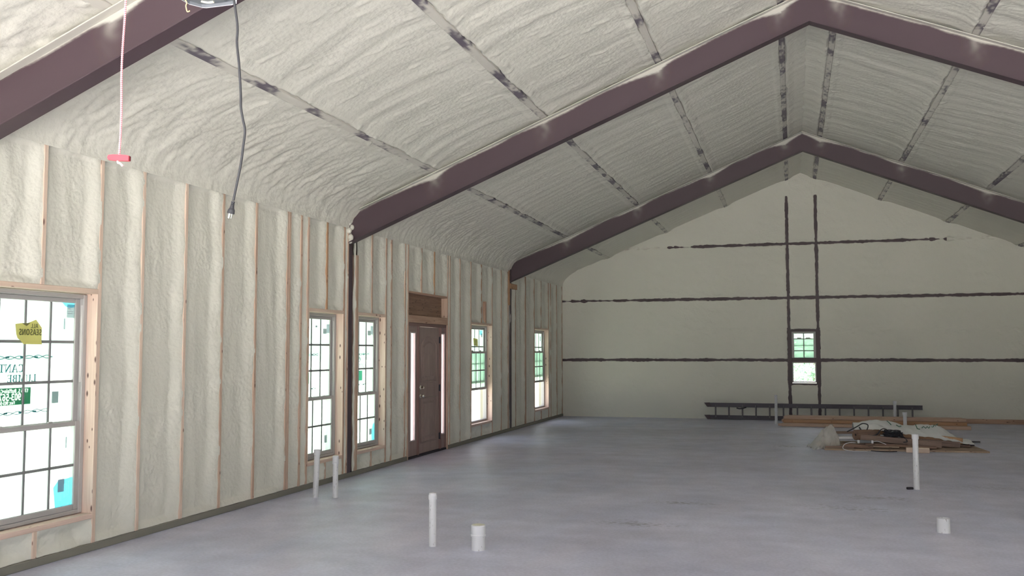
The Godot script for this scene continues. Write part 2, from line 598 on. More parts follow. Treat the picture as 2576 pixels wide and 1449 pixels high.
func left_wall() -> void:
	var w := thing("wall_left", "long side wall of open timber studs filled with pale spray foam", "wall", Vector3.ZERO, 0.0, "", "structure")
	var holes := []
	for q in WIN:
		holes.append([q[0], q[1], WB, WT])
	holes.append([8.18, 9.83, 0.0, 2.03])
	pierced(w, M.sheathing, "sheathing", 2, -0.2, ZF + 0.3, 0.0, 3.5, -0.24, -0.155, holes)
	# studs: far edge, near edge, foot, head, tone, how far proud of the wall plane
	var pb := 0.062
	var S := [
		[16.362, 16.40, pb, HT, "pine", 0], [15.83, 15.868, pb, HT, "pine", 0], [15.22, 15.258, pb, HT, "pine", 0], [14.61, 14.648, pb, HT, "pine_b", 0], [14.0, 14.038, pb, HT, "pine_b", 0],
		[13.34, 13.378, pb, HT, "pine_b", 0], [13.30, 13.338, pb, HT, "pine_b", 0.002], [13.03, 13.07, pb, HT, "pine_b", 0], [12.86, 12.9, pb, HT, "pine_b", 0], [11.92, 11.96, pb, HT, "pine_c", 0], [11.80, 11.86, pb, HT, "pine_b", 0],
		[11.578, 11.616, pb, 2.86, "pine_b", 0], [11.54, 11.576, pb, 2.86, "pine_c", 0], [10.622, 10.66, pb, HT, "pine_b", 0], [10.43, 10.475, pb, HT, "pine_b", 0], [9.94, 9.98, pb, HT, "pine_b", 0], [9.83, 9.87, 0.0, HT, "pine_b", 0],
		[8.142, 8.18, 0.0, HT, "pine_b", 0], [8.04, 8.078, pb, HT, "pine_b", 0], [7.53, 7.568, pb, HT, "pine_b", 0], [6.96, 7.0, pb, HT, "pine_b", 0], [5.71, 5.75, pb, HT, "pine_b", 0], [5.13, 5.17, pb, HT, "pine_b", 0],
		[4.60, 4.70, 2.52, HT, "golden", 0.012], [4.66, 4.70, pb, HT, "pine_c", 0], [4.13, 4.17, pb, 2.86, "pine_c", 0], [3.36, 3.44, pb, HT, "pine_c", 0], [2.65, 2.69, pb, HT, "pine_c", 0], [1.38, 1.42, pb, HT, "pine_c", 0], [1.17, 1.21, pb, HT, "pine_c", 0], [0.58, 0.62, pb, HT, "pine_c", 0], [0.02, 0.06, pb, HT, "pine_c", 0],
		[17.62, 17.66, pb, HT, "pine", 0], [18.2, 18.24, pb, HT, "pine", 0], [18.8, 18.84, pb, HT, "pine", 0], [19.4, 19.44, pb, HT, "pine", 0], [20.0, 20.04, pb, HT, "pine", 0], [20.6, 20.64, pb, HT, "pine", 0], [21.2, 21.24, pb, HT, "pine", 0], [21.8, 21.84, pb, HT, "pine", 0], [22.4, 22.44, pb, HT, "pine", 0], [23.0, 23.04, pb, HT, "pine", 0], [23.46, 23.5, pb, HT, "pine", 0],
		# cripples over and under the openings
		[16.985, 17.023, WT + 0.04, HT, "pine", 0], [16.985, 17.023, pb, WB - 0.04, "pine", 0], [12.39, 12.43, WT + 0.04, HT, "golden", 0], [12.39, 12.43, pb, WB - 0.04, "pine_b", 0], [11.09, 11.13, WT + 0.04, HT, "pine_b", 0], [11.09, 11.13, pb, WB - 0.04, "pine_b", 0],
		[9.29, 9.33, 2.50, HT, "pine_b", 0], [8.75, 8.79, 2.50, HT, "golden", 0], [6.36, 6.41, WT + 0.04, HT, "golden", 0], [6.10, 6.16, WT + 0.04, 2.52, "pine_c", 0], [6.36, 6.40, pb, WB - 0.04, "pine_b", 0], [2.06, 2.10, WT + 0.04, HT, "pine_c", 0], [2.06, 2.10, pb, WB - 0.04, "pine_c", 0],
	]
	for s in S:
		var b := MB.new()
		b.span(Vector3(-0.15, s[2], s[0]), Vector3(0.0 + s[5] + rng.randf_range(-0.002, 0.002), s[3], s[1]), 0.002, rof())
		part(b, "stud", w, M[s[4]])
	# plates
	for r in [[-0.1, 8.14], [9.87, ZF]]:
		var b := MB.new()
		b.span(Vector3(-0.15, 0.0, r[0]), Vector3(0.006, 0.06, r[1]), 0.004)
		part(b, "bottom_plate", w, M.plate)
	var b2 := MB.new()
	b2.span(Vector3(-0.15, HT, -0.1), Vector3(-0.004, HT + 0.09, ZF), 0.003)
	part(b2, "top_plate", w, M.pine_b)
	# headers and sills of the window openings
	for q in WIN:
		for r in [[WT, WT + 0.04, "header"], [WB - 0.04, WB, "sill"]]:
			var b := MB.new()
			b.span(Vector3(-0.15, r[0], q[0]), Vector3(0.001, r[1], q[1]), 0.003, rof())
			part(b, r[2], w, M.jamb if r[2] == "sill" else M.pine)
		for z in [q[0] + 0.0015, q[1] - 0.0075]:                    # planed jamb liners on the trimmers
			var b := MB.new()
			b.span(Vector3(-0.15, WB, z), Vector3(0.001, WT, z + 0.006), 0.001, rof())
			part(b, "jamb", w, M.jamb)
	# over the door: a beam, an empty transom box with its board back, timber
	var b3 := MB.new()
	b3.span(Vector3(-0.15, 2.03, 8.18), Vector3(0.0, 2.142, 9.83), 0.003, rof())
	part(b3, "door_header", w, M.pine_c)
	b3 = MB.new()
	b3.span(Vector3(-0.15, 2.142, 8.18), Vector3(-0.11, 2.5, 9.83), 0.0, rof())
	part(b3, "transom_board", w, M.osb_back)
	b3 = MB.new()
	b3.span(Vector3(-0.15, 2.47, 8.18), Vector3(-0.004, 2.50, 9.83), 0.003, rof())
	part(b3, "transom_rail", w, M.pine_c)
	# block under the end of the second frame
	b3 = MB.new()
	b3.span(Vector3(-0.1, 2.86, 4.10), Vector3(0.02, 2.965, 4.60), 0.003, rof())
	part(b3, "block", w, M.golden)
	# lumps of foam swelling out between the first rafter's foot and the studs
	for k in 7:
		var b := MB.new()
		var r := 0.030 + 0.012 * sin(k * 2.3)
		var pr := []
		for i in 9:
			var a := -PI / 2 + PI * i / 8.0
			pr.append(Vector2(r * cos(a), r * 1.15 * sin(a)))
		b.lathe(pr, Vector3(0.008 + 0.012 * sin(k * 1.9), 3.02 + k * 0.045, 11.815 + 0.022 * sin(k * 2.7)), 14)
		part(b, "foam_lump", w, M.foam)
	# the foam, bay by bay
	var full := []
	for s in S:
		if s[3] > 2.6 and s[2] < 0.1:
			full.append([s[0], s[1]])
	full.append([11.655, 11.77]); full.append([4.42, 4.54])     # the steel columns
	full.sort_custom(func(p, q): return p[0] < q[0])
	for i in full.size() - 1:
		var z0: float = full[i][1]
		var z1: float = full[i + 1][0]
		if z1 - z0 < 0.02:
			continue
		var cs := 0.0125 if z0 > 13.0 else (0.02 if z0 > 7.5 else 0.032)
		var mid := (z0 + z1) * 0.5
		var open := false
		for q in WIN:
			if mid > q[0] and mid < q[1]:
				open = true
				var cz: float = {16.40: 17.004, 11.96: 12.41, 10.66: 11.11, 5.75: 6.385, 1.42: 2.08}[q[0]]
				for r in [[WT + 0.04, HT, 1.0], [pb, WB - 0.04, 1.6]]:
					foam_bay(w, z0, cz - 0.019, r[0], r[1], cs, r[2])
					foam_bay(w, cz + 0.019, z1, r[0], r[1], cs, r[2])
		if mid > 8.18 and mid < 9.83:
			open = true
			for r in [[8.18, 8.75], [8.79, 9.29], [9.33, 9.83]]:
				foam_bay(w, r[0], r[1], 2.49, HT, cs)
		if not open:
			foam_bay(w, z0, z1, pb, HT, cs)

# ------------------------------------------------------------- far gable
func far_wall() -> void:
	var w := thing("wall_back", "far gable wall coated in yellowish spray foam with dark steel girts showing", "wall", Vector3.ZERO, 0.0, "", "structure")
	pierced(w, M.sheathing, "sheathing", 0, -0.2, XW + 0.2, 0.0, 5.9, -0.24, -0.13, [[5.42, 6.0, 0.85, 2.05]])
	var girts := [1.38, 2.822, 4.08]
	var posts := [5.383, 6.025]
	var xs := steps(-0.05, XW + 0.05, 0.05, posts, 0.10, 0.012)
	var ys := steps(-0.01, 5.86, 0.05, girts + [2.062, 0.835], 0.08, 0.011)
	var nu := xs.size()
	var nv := ys.size()
	var pts := PackedVector3Array()
	pts.resize(nu * nv)
	var skip := PackedByteArray()
	skip.resize(nu * nv)
	for j in nv:
		var y := ys[j]
		for i in nu:
			var x := xs[i]
			var z := 0.014 + nz.get_noise_2d(x * 9.0, y * 9.0) * 0.005 + nz.get_noise_2d(x * 1.5, y * 4.0) * 0.008 + nz.get_noise_2d(x * 22.0, y * 20.0) * 0.0025
			var rag := nz.get_noise_2d(x * 2.6 + 30.0, y * 2.6) * 0.012 + nz.get_noise_2d(x * 14.0, y * 14.0 + 20.0) * 0.009
			var dip := 0.0
			for k in 3:
				var d := absf(y - girts[k]) - 0.026 + rag * 0.9
				var cover := 0.0
				if k == 2:
					cover = smoothstep(2.1, 3.3, absf(x - 5.7)) * 0.05
					if absf(x - 5.7) > 3.0: cover = 0.06
				if k == 1: cover = smoothstep(2.6, 0.1, x) * 0.024
				d += cover * (0.6 + 0.8 * nz.get_noise_2d(x * 5.0 + 70.0, k * 9.0) + 0.6 * nz.get_noise_2d(x * 14.0, 3.0))
				dip = maxf(dip, smoothstep(0.016, -0.014, d))
			if y < 5.19 + rag:
				for k in 2:
					var hw := 0.027
					if y > 0.8 and y < 2.12: hw = 0.036
					dip = maxf(dip, smoothstep(0.016, -0.014, absf(x - posts[k]) - hw + rag * 0.7))
			if x > 5.36 and x < 6.05:
				for yy in [2.062, 0.835]:
					dip = maxf(dip, smoothstep(0.016, -0.014, absf(y - yy) - 0.022 + rag * 0.7))
			if y > 5.0:
				z += 0.0
			z = lerpf(z, -0.03, dip)
			pts[j * nu + i] = Vector3(x, y, z)
			var top := 3.45 + ST * (x if x < XR else 2 * XR - x)
			if y > top + 0.1 or (x > 5.40 and x < 5.995 and y > 0.85 and y < 2.04):
				skip[j * nu + i] = 1
	var b := MB.new()
	b.grid(pts, nu, nv, false, PackedColorArray(), skip)
	part(b, "foam_coat", w, M.foam)
	for k in 3:
		b = MB.new()
		b.span(Vector3(-0.02 if k < 2 else 2.6, girts[k] - 0.05, -0.12), Vector3(XW if k < 2 else 8.8, girts[k] + 0.05, 0.0), 0.004)
		part(b, "girt", w, M.maroon)
	for k in 2:
		b = MB.new()
		b.span(Vector3(posts[k] - 0.055 + (0.0 if k else 0.0), 0.0, -0.12), Vector3(posts[k] + 0.055, 5.25, 0.003), 0.004)
		part(b, "post", w, M.maroon)
	for yy in [2.075, 0.82]:
		b = MB.new()
		b.span(Vector3(5.36, yy - 0.04, -0.12), Vector3(6.05, yy + 0.025, 0.004), 0.004)
		part(b, "window_girt", w, M.maroon)

# ------------------------------------------------------------- roof
var PUR := [1.17, 2.6, 4.0, 5.4]

func roof() -> void:
	var c := thing("ceiling", "pitched ceiling of pale spray foam streaked between steel purlins", "ceiling", Vector3.ZERO, 0.0, "", "structure")
	var zs := steps(-0.06, ZF + 0.02, 0.022, [], 0.0, 0.0)
	var nz_count := zs.size()
	for side in 2:
		var sg := 1.0 if side == 0 else -1.0
		var px := PUR.duplicate()
		var xs := steps(0.40, XR + 0.02, 0.085, px, 0.15, 0.014)
		var prof := []
		for k in 9:                                             # the cove over the stud wall
			var t := k / 9.0
			var p := Vector2(0.004, 3.185).lerp(Vector2(0.006, 3.39), t).lerp(Vector2(0.006, 3.39).lerp(Vector2(0.40, 3.42 + ST * 0.40), t), t)
			prof.append(p)
		for x in xs:
			prof.append(Vector2(x, 3.42 + ST * x))
		var nu := prof.size()
		var nr := []
		for k in nu:
			var d: Vector2 = (prof[mini(k + 1, nu - 1)] - prof[maxi(k - 1, 0)])
			nr.append(Vector2(d.y, -d.x).normalized())
		var pts := PackedVector3Array()
		pts.resize(nu * nz_count)
		for j in nz_count:
			var z := zs[j]
			for i in nu:
				var p: Vector2 = prof[i]
				var x := p.x
				var zz := z + nz.get_noise_2d(x * 0.6 + 50.0 * side, z * 0.25) * 0.16 + 0.05 * sin(x * 2.2)
				var d := nz.get_noise_2d(zz * 3.0, x * 0.5 + 20.0 * side) * (0.0045 + 0.0045 * smoothstep(0.3, 1.6, x)) + nz.get_noise_2d(zz * 6.0, x * 0.9) * (0.0016 + 0.003 * nz.get_noise_2d(z * 0.8, x * 0.9)) + nz.get_noise_2d(zz * 13.0, x * 1.3 + 7.0) * 0.0016 + nz.get_noise_2d(z * 16.0, x * 9.0) * 0.0014 + nz.get_noise_2d(zz * 21.0, x * 1.6 + 3.0) * 0.0013
				var lump := nz.get_noise_2d(z * 7.0 + 200.0, x * 7.0)
				d += maxf(0.0, lump - 0.55) * 0.03
				if i < 22:
					d += (nz.get_noise_2d(z * 8.0, x * 9.0 + p.y * 9.0) * 0.016 + nz.get_noise_2d(z * 3.0, p.y * 4.0) * 0.016) * (1.0 - i / 22.0) * minf(1.0, i / 7.0)
				for k in 4:
					var q: float = x - PUR[k]
					if absf(q) < 0.32:
						var rag := nz.get_noise_2d(z * 1.3, PUR[k] * 5.0 + side * 9.0) * 0.016 + nz.get_noise_2d(z * 7.0, PUR[k] * 3.0) * 0.008
						d += 0.034 * exp(-pow((q - 0.03) / 0.10, 2.0)) + 0.012 * exp(-pow((q + 0.1) / 0.05, 2.0))
						d = lerpf(d, -0.02, smoothstep(0.012, -0.010, absf(q) - 0.026 + rag))
				var o: Vector2 = p + nr[i] * d
				pts[j * nu + i] = Vector3(o.x if side == 0 else 2.0 * XR - o.x, o.y, z)
		var b := MB.new()
		b.grid(pts, nu, nz_count, side == 1)
		part(b, "foam_slope", c, M.foam)
		# purlins: the lower flange shows, paint and overspray in patches
		for k in 4:
			var g := PackedVector3Array()
			var gc := PackedColorArray()
			var rows := [Vector2(-0.036, 0.05), Vector2(-0.036, 0.003), Vector2(-0.033, 0.0), Vector2(-0.011, 0.0), Vector2(0.011, 0.0), Vector2(0.033, 0.0), Vector2(0.036, 0.003), Vector2(0.036, 0.05)]
			for j in range(0, nz_count, 1):
				var z := zs[j]
				for r in rows:
					var x: float = PUR[k] + r.x
					g.append(Vector3(x if side == 0 else 2.0 * XR - x, 3.385 + ST * x + r.y, z))
					var t := nz.get_noise_2d(z * 1.6, PUR[k] * 7.0 + side * 31.0) + 0.55 * nz.get_noise_2d(z * 6.0, r.x * 30.0 + k * 5.0) + 0.2 * nz.get_noise_2d(z * 19.0, r.x * 80.0)
					var a := smoothstep(-0.45, 0.35, t + (-0.05 if k == 3 else 0.18) + (r.x - 0.0) * 6.0 * (1.0 if k < 3 else 0.0))
					gc.append(Color(0.14, 0.12, 0.15).lerp(Color(0.66, 0.63, 0.57), a))
			var pb := MB.new()
			pb.grid(g, rows.size(), nz_count, side == 1, gc)
			part(pb, "purlin", c, M.steel)
		# the roof deck over the foam
		b = MB.new()
		var a0 := Vector3(-0.55, 3.56 - 0.55 * ST, 0)
		var a1 := Vector3(XR, 3.56 + ST * XR, 0)
		if side == 1:
			a0.x = 2 * XR - a0.x
		var ang := atan(ST) * sg
		b.box((a0 + a1) * 0.5 + Vector3(0, 0.04, ZF * 0.5), Vector3(a0.distance_to(a1) + 0.02, 0.06, ZF + 0.9), 0.0, Basis(Vector3.BACK, ang))
		part(b, "roof_deck", c, M.sheathing)

# ------------------------------------------------------------- steel frames
func frames() -> void:
	var names := ["dark maroon steel rafter frame nearest the viewer, behind the release rope", "dark maroon steel rafter frame spanning the middle of the hall", "dark maroon steel rafter frame closest to the far gable wall"]
	var zf := [17.648, 11.703, 4.443]
	var cream := Color(0.56, 0.54, 0.49)
	var paint := Color(0.074, 0.046, 0.056)
	for f in 3:
		var z: float = zf[f]
		var t := thing("steel_frame", names[f], "steel frame", Vector3(0, 0, z + 0.075), 0.0, "steel rafter frames")
		for side in 2:
			var r := group_node("rafter", t)
			# web, with foam overspray blown on along its top
			for face in 2:
				pass
			var nxs := 330
			var nys := 20
			var web := MB.new()
			for face in [-1.0, 1.0]:
				var g := PackedVector3Array()
				var gc := PackedColorArray()
				for j in nys:
					for i in nxs:
						var x := XR * i / (nxs - 1.0)
						var lo := YB + SL * x
						var hi := YT + ST * x
						var v := j / (nys - 1.0)
						v = 1.0 - pow(1.0 - v, 1.5)
						var y := lerpf(lo, hi, v)
						g.append(Vector3(x if side == 0 else 2 * XR - x, y, face * 0.005))
						var near := 9.0
						for q in PUR:
							near = minf(near, absf(x - q))
						var dtop := hi - y
						var reach := 0.012 + 0.075 * exp(-near / 0.20) * (0.75 + 0.7 * nz.get_noise_2d(x * 1.1 + f * 13.0, side * 7.0)) + 0.012 * nz.get_noise_2d(x * 2.4 + f * 5.0, side * 3.0 + 9.0)
						var a := smoothstep(0.016, -0.016, dtop - reach + 0.004 * nz.get_noise_2d(x * 16.0, y * 30.0))
						var blow := exp(-pow(near / 0.07, 2.0)) * exp(-pow(dtop / 0.16, 2.0)) * (0.30 + 0.25 * nz.get_noise_2d(x * 9.0, y * 9.0 + f * 3.0))
						gc.append(paint.lerp(cream, clampf(maxf(a * 0.95, blow), 0.0, 1.0)))
				web.grid(g, nxs, nys, (face < 0.0) != (side == 1), gc)
			part(web, "web", r, M.steel)
			var ends := [[YB, SL, "bottom_flange", 0.0], [YT, ST, "top_flange", 1.0]]
			for e in ends:
				var b := MB.new()
				b.tint = paint if e[3] == 0.0 else cream
				var a0 := Vector3(0, e[0] + (0.005 if e[3] == 0.0 else -0.005), 0)
				var a1 := Vector3(XR, e[0] + e[1] * XR + (0.005 if e[3] == 0.0 else -0.005), 0)
				if side == 1:
					a0.x = 2 * XR - a0.x
				var mid := (a0 + a1) * 0.5
				b.box(mid, Vector3(a0.distance_to(a1) + 0.002, 0.01, 0.15), 0.002, Basis(Vector3.BACK, atan(e[1]) * (1.0 if side == 0 else -1.0)))
				part(b, e[2], r, M.steel)
			var col := group_node("column", t)
			var xx := -0.006 if side == 0 else XW + 0.006
			var bb := MB.new()
			bb.tint = paint
			bb.box(Vector3(xx, 1.69, 0), Vector3(0.016, 3.38, 0.11), 0.002)
			bb.box(Vector3(xx - 0.07 * (1.0 if side == 0 else -1.0), 1.69, 0), Vector3(0.13, 3.38, 0.01), 0.001)
			part(bb, "flange", col, M.steel)
			# the closing plate at the rafter's foot
			bb = MB.new()
			bb.tint = paint
			bb.box(Vector3(0.006 if side == 0 else XW - 0.006, (YB + YT) * 0.5 + 0.005, 0), Vector3(0.012, YT - YB, 0.12), 0.002)
			part(bb, "end_plate", col, M.steel)

# ------------------------------------------------------------- windows and door
func ring(b: MB, x0: float, x1: float, y0: float, y1: float, side: float, top: float, bottom: float, z0: float, z1: float, bev := 0.004) -> void:
	b.span(Vector3(x0, y0, z0), Vector3(x0 + side, y1, z1), bev)
	b.span(Vector3(x1 - side, y0, z0), Vector3(x1, y1, z1), bev)
	b.span(Vector3(x0 + side, y1 - top, z0), Vector3(x1 - side, y1, z1), bev)
	b.span(Vector3(x0 + side, y0, z0), Vector3(x1 - side, y0 + bottom, z1), bev)

func sash(parent: Node, called: String, x0: float, x1: float, y0: float, y1: float, z: float, cols: int, rows: int, ajar: bool, stile := 0.05, top := 0.038, bottom := 0.045) -> Node3D:
	var s := group_node(called, parent)
	var b := MB.new()
	ring(b, x0, x1, y0, y1, stile, top, bottom, z - 0.013, z + 0.013)
	if ajar:                                                    # finger pulls on the raised sash
		for k in [0.3, 0.7]:
			b.box(Vector3(lerpf(x0, x1, k), y1 + 0.008, z), Vector3(0.10, 0.022, 0.02), 0.006)
	else:
		for k in [0.28, 0.72]:
			if called == "lower_sash":
				b.box(Vector3(lerpf(x0, x1, k), y1 + 0.006, z), Vector3(0.05, 0.012, 0.022), 0.004)
	part(b, "rails", s, M.vinyl)
	var gx0 := x0 + stile
	var gx1 := x1 - stile
	var gy0 := y0 + bottom
	var gy1 := y1 - top
	for i in range(1, cols):
		var x := lerpf(gx0, gx1, float(i) / cols)
		b = MB.new()
		b.span(Vector3(x - 0.011, gy0, z - 0.006), Vector3(x + 0.011, gy1, z + 0.006), 0.003)
		part(b, "muntin", s, M.muntin)
	for j in range(1, rows):
		var y := lerpf(gy0, gy1, float(j) / rows)
		b = MB.new()
		b.span(Vector3(gx0, y - 0.011, z - 0.006), Vector3(gx1, y + 0.011, z + 0.006), 0.003)
		part(b, "muntin", s, M.muntin)
	for i in cols:
		for j in rows:
			b = MB.new()
			var xa := lerpf(gx0, gx1, float(i) / cols)
			var xb := lerpf(gx0, gx1, (i + 1.0) / cols)
			var ya := lerpf(gy0, gy1, float(j) / rows)
			var yb := lerpf(gy0, gy1, (j + 1.0) / rows)
			b.quad(Vector3(xa, ya, z), Vector3(xb, ya, z), Vector3(xb, yb, z), Vector3(xa, yb, z), Vector3.BACK)
			part(b, "pane", s, M.glass)
	return s

# x runs along the sill, z into the room, y from the sill
func window(n: int, at: Vector3, turn: float, w: float, h: float, cols: int, up_rows: int, low_rows: int, split: float, lift: float, label: String, ajar_low := 0.0, depth := 0.0, stile := 0.05) -> Node3D:
	var o := thing("window_%d" % n, label, "window", at, turn, "", "structure")
	var b := MB.new()
	ring(b, -w / 2 + 0.008, w / 2 - 0.008, 0.006, h - 0.006, 0.042, 0.034, 0.03, -0.168 - depth, -0.098 - depth)
	part(b, "frame", o, M.vinyl)
	b = MB.new()                                                # balance covers in the side tracks
	for s in [-1.0, 1.0]:
		b.box(Vector3(s * (w / 2 - 0.054), lerpf(split, h, 0.5) + 0.12, -0.112 - depth), Vector3(0.012, (h - split) * 0.60, 0.02), 0.003)
	part(b, "track_cover", o, M.vinyl_pale)
	var x := w / 2 - 0.048
	sash(o, "upper_sash", -x, x, split - 0.02, h - 0.04, -0.148 - depth, cols, up_rows, false, stile, stile * 0.76, stile * 0.9)
	sash(o, "lower_sash", -x, x, 0.036 + lift, split + 0.02 + lift + ajar_low, -0.119 - depth, cols, low_rows, lift > 0.0, stile, stile * 0.76, stile * 0.9)
	return o

func flat(parent: Node, called: String, m: Material, pts: Array) -> void:   # a flat print in the window's plane, points (x, y) round it, z given
	var b := MB.new()
	var poly := PackedVector2Array()
	for p in pts:
		poly.append(Vector2(p[0], p[1]))
	var z: float = pts[0][2]
	var tr := Geometry2D.triangulate_polygon(poly)
	for i in range(0, tr.size(), 3):
		b.tri(Vector3(poly[tr[i]].x, poly[tr[i]].y, z), Vector3(poly[tr[i + 1]].x, poly[tr[i + 1]].y, z), Vector3(poly[tr[i + 2]].x, poly[tr[i + 2]].y, z), Vector3.BACK)
	part(b, called, parent, m)

func rect(parent: Node, called: String, m: Material, x0: float, y0: float, x1: float, y1: float, z: float) -> void:
	flat(parent, called, m, [[x0, y0, z], [x1, y0, z], [x1, y1, z], [x0, y1, z]])

# lettering that faces outdoors and so reads backwards from the room; right end at x
func text_mesh(text: String, high: float, m: Material, serif: bool, depth := 0.001) -> TextMesh:
	var t := TextMesh.new()
	var f := SystemFont.new()
	f.font_names = PackedStringArray(["Droid Serif" if serif else "Droid Sans"])
	f.font_weight = 700
	t.font = f
	t.text = text
	t.font_size = 64
	t.pixel_size = high / 46.0
	t.depth = depth
	t.horizontal_alignment = HORIZONTAL_ALIGNMENT_LEFT
	t.vertical_alignment = VERTICAL_ALIGNMENT_CENTER
	t.material = m
	return t

func words(parent: Node, text: String, x: float, y: float, z: float, high: float, m: Material, serif := true, stretch := 1.0) -> void:
	var o := MeshInstance3D.new()
	o.mesh = text_mesh(text, high, m, serif)
	o.name = "lettering"
	parent.add_child(o, true)
	o.position = Vector3(x, y, z)
	o.rotation.y = PI
	o.scale = Vector3(stretch, 1, 1)

func scroll(parent: Node, x0: float, x1: float, y: float, z: float) -> void:   # the printed twisted-rope border
	var b := MB.new()
	for s in [-1.0, 1.0]:
		var p := PackedVector3Array()
		var k := int((x1 - x0) / 0.012)
		for i in k + 1:
			var x := lerpf(x0, x1, float(i) / k)
			p.append(Vector3(x, y + s * 0.011 * sin(x * 34.0) + 0.004 * sin(x * 9.0), z))
		b.tube(p, 0.0026, 4)
	for i in int((x1 - x0) / 0.14):
		b.box(Vector3(x0 + 0.07 + i * 0.14, y, z), Vector3(0.035, 0.012, 0.002), 0.0)
	part(b, "scroll_border", parent, M.teal)

func windows() -> void:
	var L := [
		"large white-lit double-hung window on the left edge with a torn yellow paper", "narrow double-hung window in the stud wall just before the first steel column", "narrow double-hung window just past the first steel column, before the door",
		"half-open window with overlapping green sashes just beyond the front door", "small half-open window farthest down the stud wall, near the gable corner"]
	var ws := []
	for i in 5:
		var q: Array = WIN[i]
		ws.append(window(i + 1, Vector3(0, WB, (q[0] + q[1]) * 0.5), PI / 2, q[1] - q[0], WT - WB, 3 if i in [1, 2] else 4, 3, 2, 0.725, 0.55 if i > 2 else 0.0, L[i]))
	var far := window(6, Vector3(5.705, 0.852, -0.0), 0.0, 0.578, 1.196, 2, 2, 2, 0.585, 0.42, "small sash window between two dark posts in the far gable wall", 0.0, -0.075, 0.026)

	var n := 7
	for z in [20.0, 16.4]:
		window(n, Vector3(XW, WB, z), -PI / 2, 1.22, WT - WB, 4, 3, 2, 0.725, 0.0, "double-hung window in the right-hand wall, number %d counted from the camera" % (n - 6))
		n += 1
	# film prints: window 1. local x = centre - z, local y = height - sill
	var u: Node = ws[0].get_node("upper_sash")
	var lo: Node = ws[0].get_node("lower_sash")
	var c := 17.01
	var z := -0.1495
	words(u, "CANT", c - 17.006, 1.478 - WB, z, 0.062, M.teal, true, 0.98)
	words(u, "LUMBE", c - 16.88, 1.402 - WB, z, 0.056, M.teal, true, 1.0)
	var panel := CSGBox3D.new()                                 # the banner's letters are bare film: they are cut out of the print
	panel.name = "print_panel"
	panel.size = Vector3(0.567, 0.128, 0.0012)
	panel.position = Vector3(c - 17.2165, 1.269 - WB, z - 0.001)
	panel.material = M.green_print
	for q in [["1745 S. Buffalo•Ca", 16.955, 1.309, 0.028, 0.85], ["903-567-", 17.026, 1.264, 0.052, 0.8], ["Fax: 903-56", 17.084, 1.222, 0.024, 0.85]]:
		var cut := CSGMesh3D.new()
		cut.name = "cut_lettering"
		cut.mesh = text_mesh(q[0], q[3], M.green_print, false, 0.01)
		cut.operation = CSGShape3D.OPERATION_SUBTRACTION
		cut.position = Vector3(c - q[1], q[2] - WB, z) - panel.position
		cut.rotation.y = PI
		cut.scale = Vector3(q[4], 1, 1)
		panel.add_child(cut, true)
	u.add_child(panel)
	scroll(u, c - 17.52, c - 16.724, 1.562 - WB, z)
	scroll(u, c - 17.52, c - 16.744, 1.146 - WB, z)
	rect(u, "print_line", M.teal, c - 16.748, 1.16 - WB, c - 16.745, 1.55 - WB, z)
	flat(u, "printed_badge", M.blue_print, [[c - 16.638, 2.0 - WB, z], [c - 16.60, 1.968 - WB, z], [c - 16.55, 1.955 - WB, z], [c - 16.50, 1.965 - WB, z], [c - 16.495, 2.0 - WB, z]])
	rect(u, "sticker", M.grey_print, c - 16.581, 1.876 - WB, c - 16.495, 1.985 - WB, z - 0.001)
	for k in 4:
		rect(u, "sticker_line", M.grey_dark, c - 16.575, (1.965 - k * 0.018) - WB, c - 16.55 + k * 0.012, (1.969 - k * 0.018) - WB, z + 0.002)
	rect(u, "sticker", M.grey_print, c - 16.612, 1.782 - WB, c - 16.594, 1.870 - WB, z)
	rect(u, "sticker", M.grey_dark, c - 16.716, 1.198 - WB, c - 16.645, 1.29 - WB, z)
	z = -0.1205
	flat(lo, "printed_badge", M.blue_print, [[c - 16.705, 0.54 - WB, z], [c - 16.655, 0.588 - WB, z], [c - 16.50, 0.60 - WB, z], [c - 16.50, 0.372 - WB, z], [c - 16.68, 0.37 - WB, z]])
	rect(lo, "sticker", M.grey_dark, c - 16.66, 0.497 - WB, c - 16.59, 0.597 - WB, z + 0.003)
	rect(lo, "sticker", M.grey_print, c - 16.588, 0.836 - WB, c - 16.572, 0.926 - WB, z)
	for r in [[16.655, 0.425, 16.615, 0.49], [16.60, 0.44, 16.58, 0.56], [16.575, 0.45, 16.555, 0.56], [16.55, 0.46, 16.535, 0.57], [16.61, 0.375, 16.54, 0.40]]:
		rect(lo, "badge_mark", M.white_print, c - r[0], r[1] - WB, c - r[2], r[3] - WB, z + 0.003)
	# windows 2 and 3 carry the same film
	z = -0.1495
	u = ws[1].get_node("upper_sash")
	c = 12.41
	rect(u, "sticker", M.grey_dark, c - 12.42, 1.895 - WB, c - 12.376, 1.918 - WB, z)
	rect(u, "sticker", M.grey_print, c - 12.135, 1.83 - WB, c - 12.05, 1.94 - WB, z)
	rect(u, "sticker", M.grey_dark, c - 12.222, 1.82 - WB, c - 12.135, 1.885 - WB, z)
	scroll(u, c - 12.70, c - 12.34, 1.562 - WB, z)
	scroll(u, c - 12.70, c - 12.39, 1.15 - WB, z)
	rect(u, "print_line", M.teal, c - 12.374, 1.18 - WB, c - 12.370, 1.55 - WB, z)
	rect(u, "print_panel", M.green_print, c - 12.72, 1.21 - WB, c - 12.565, 1.343 - WB, z)
	words(u, "L", c - 12.50, 1.41 - WB, z, 0.056, M.teal)
	rect(ws[1].get_node("lower_sash"), "sticker", M.grey_dark, c - 12.215, 0.472 - WB, c - 12.15, 0.566 - WB, -0.1205)
	u = ws[2].get_node("upper_sash")
	c = 11.10
	rect(u, "sticker", M.grey_print, c - 10.835, 1.834 - WB, c - 10.75, 1.95 - WB, z)
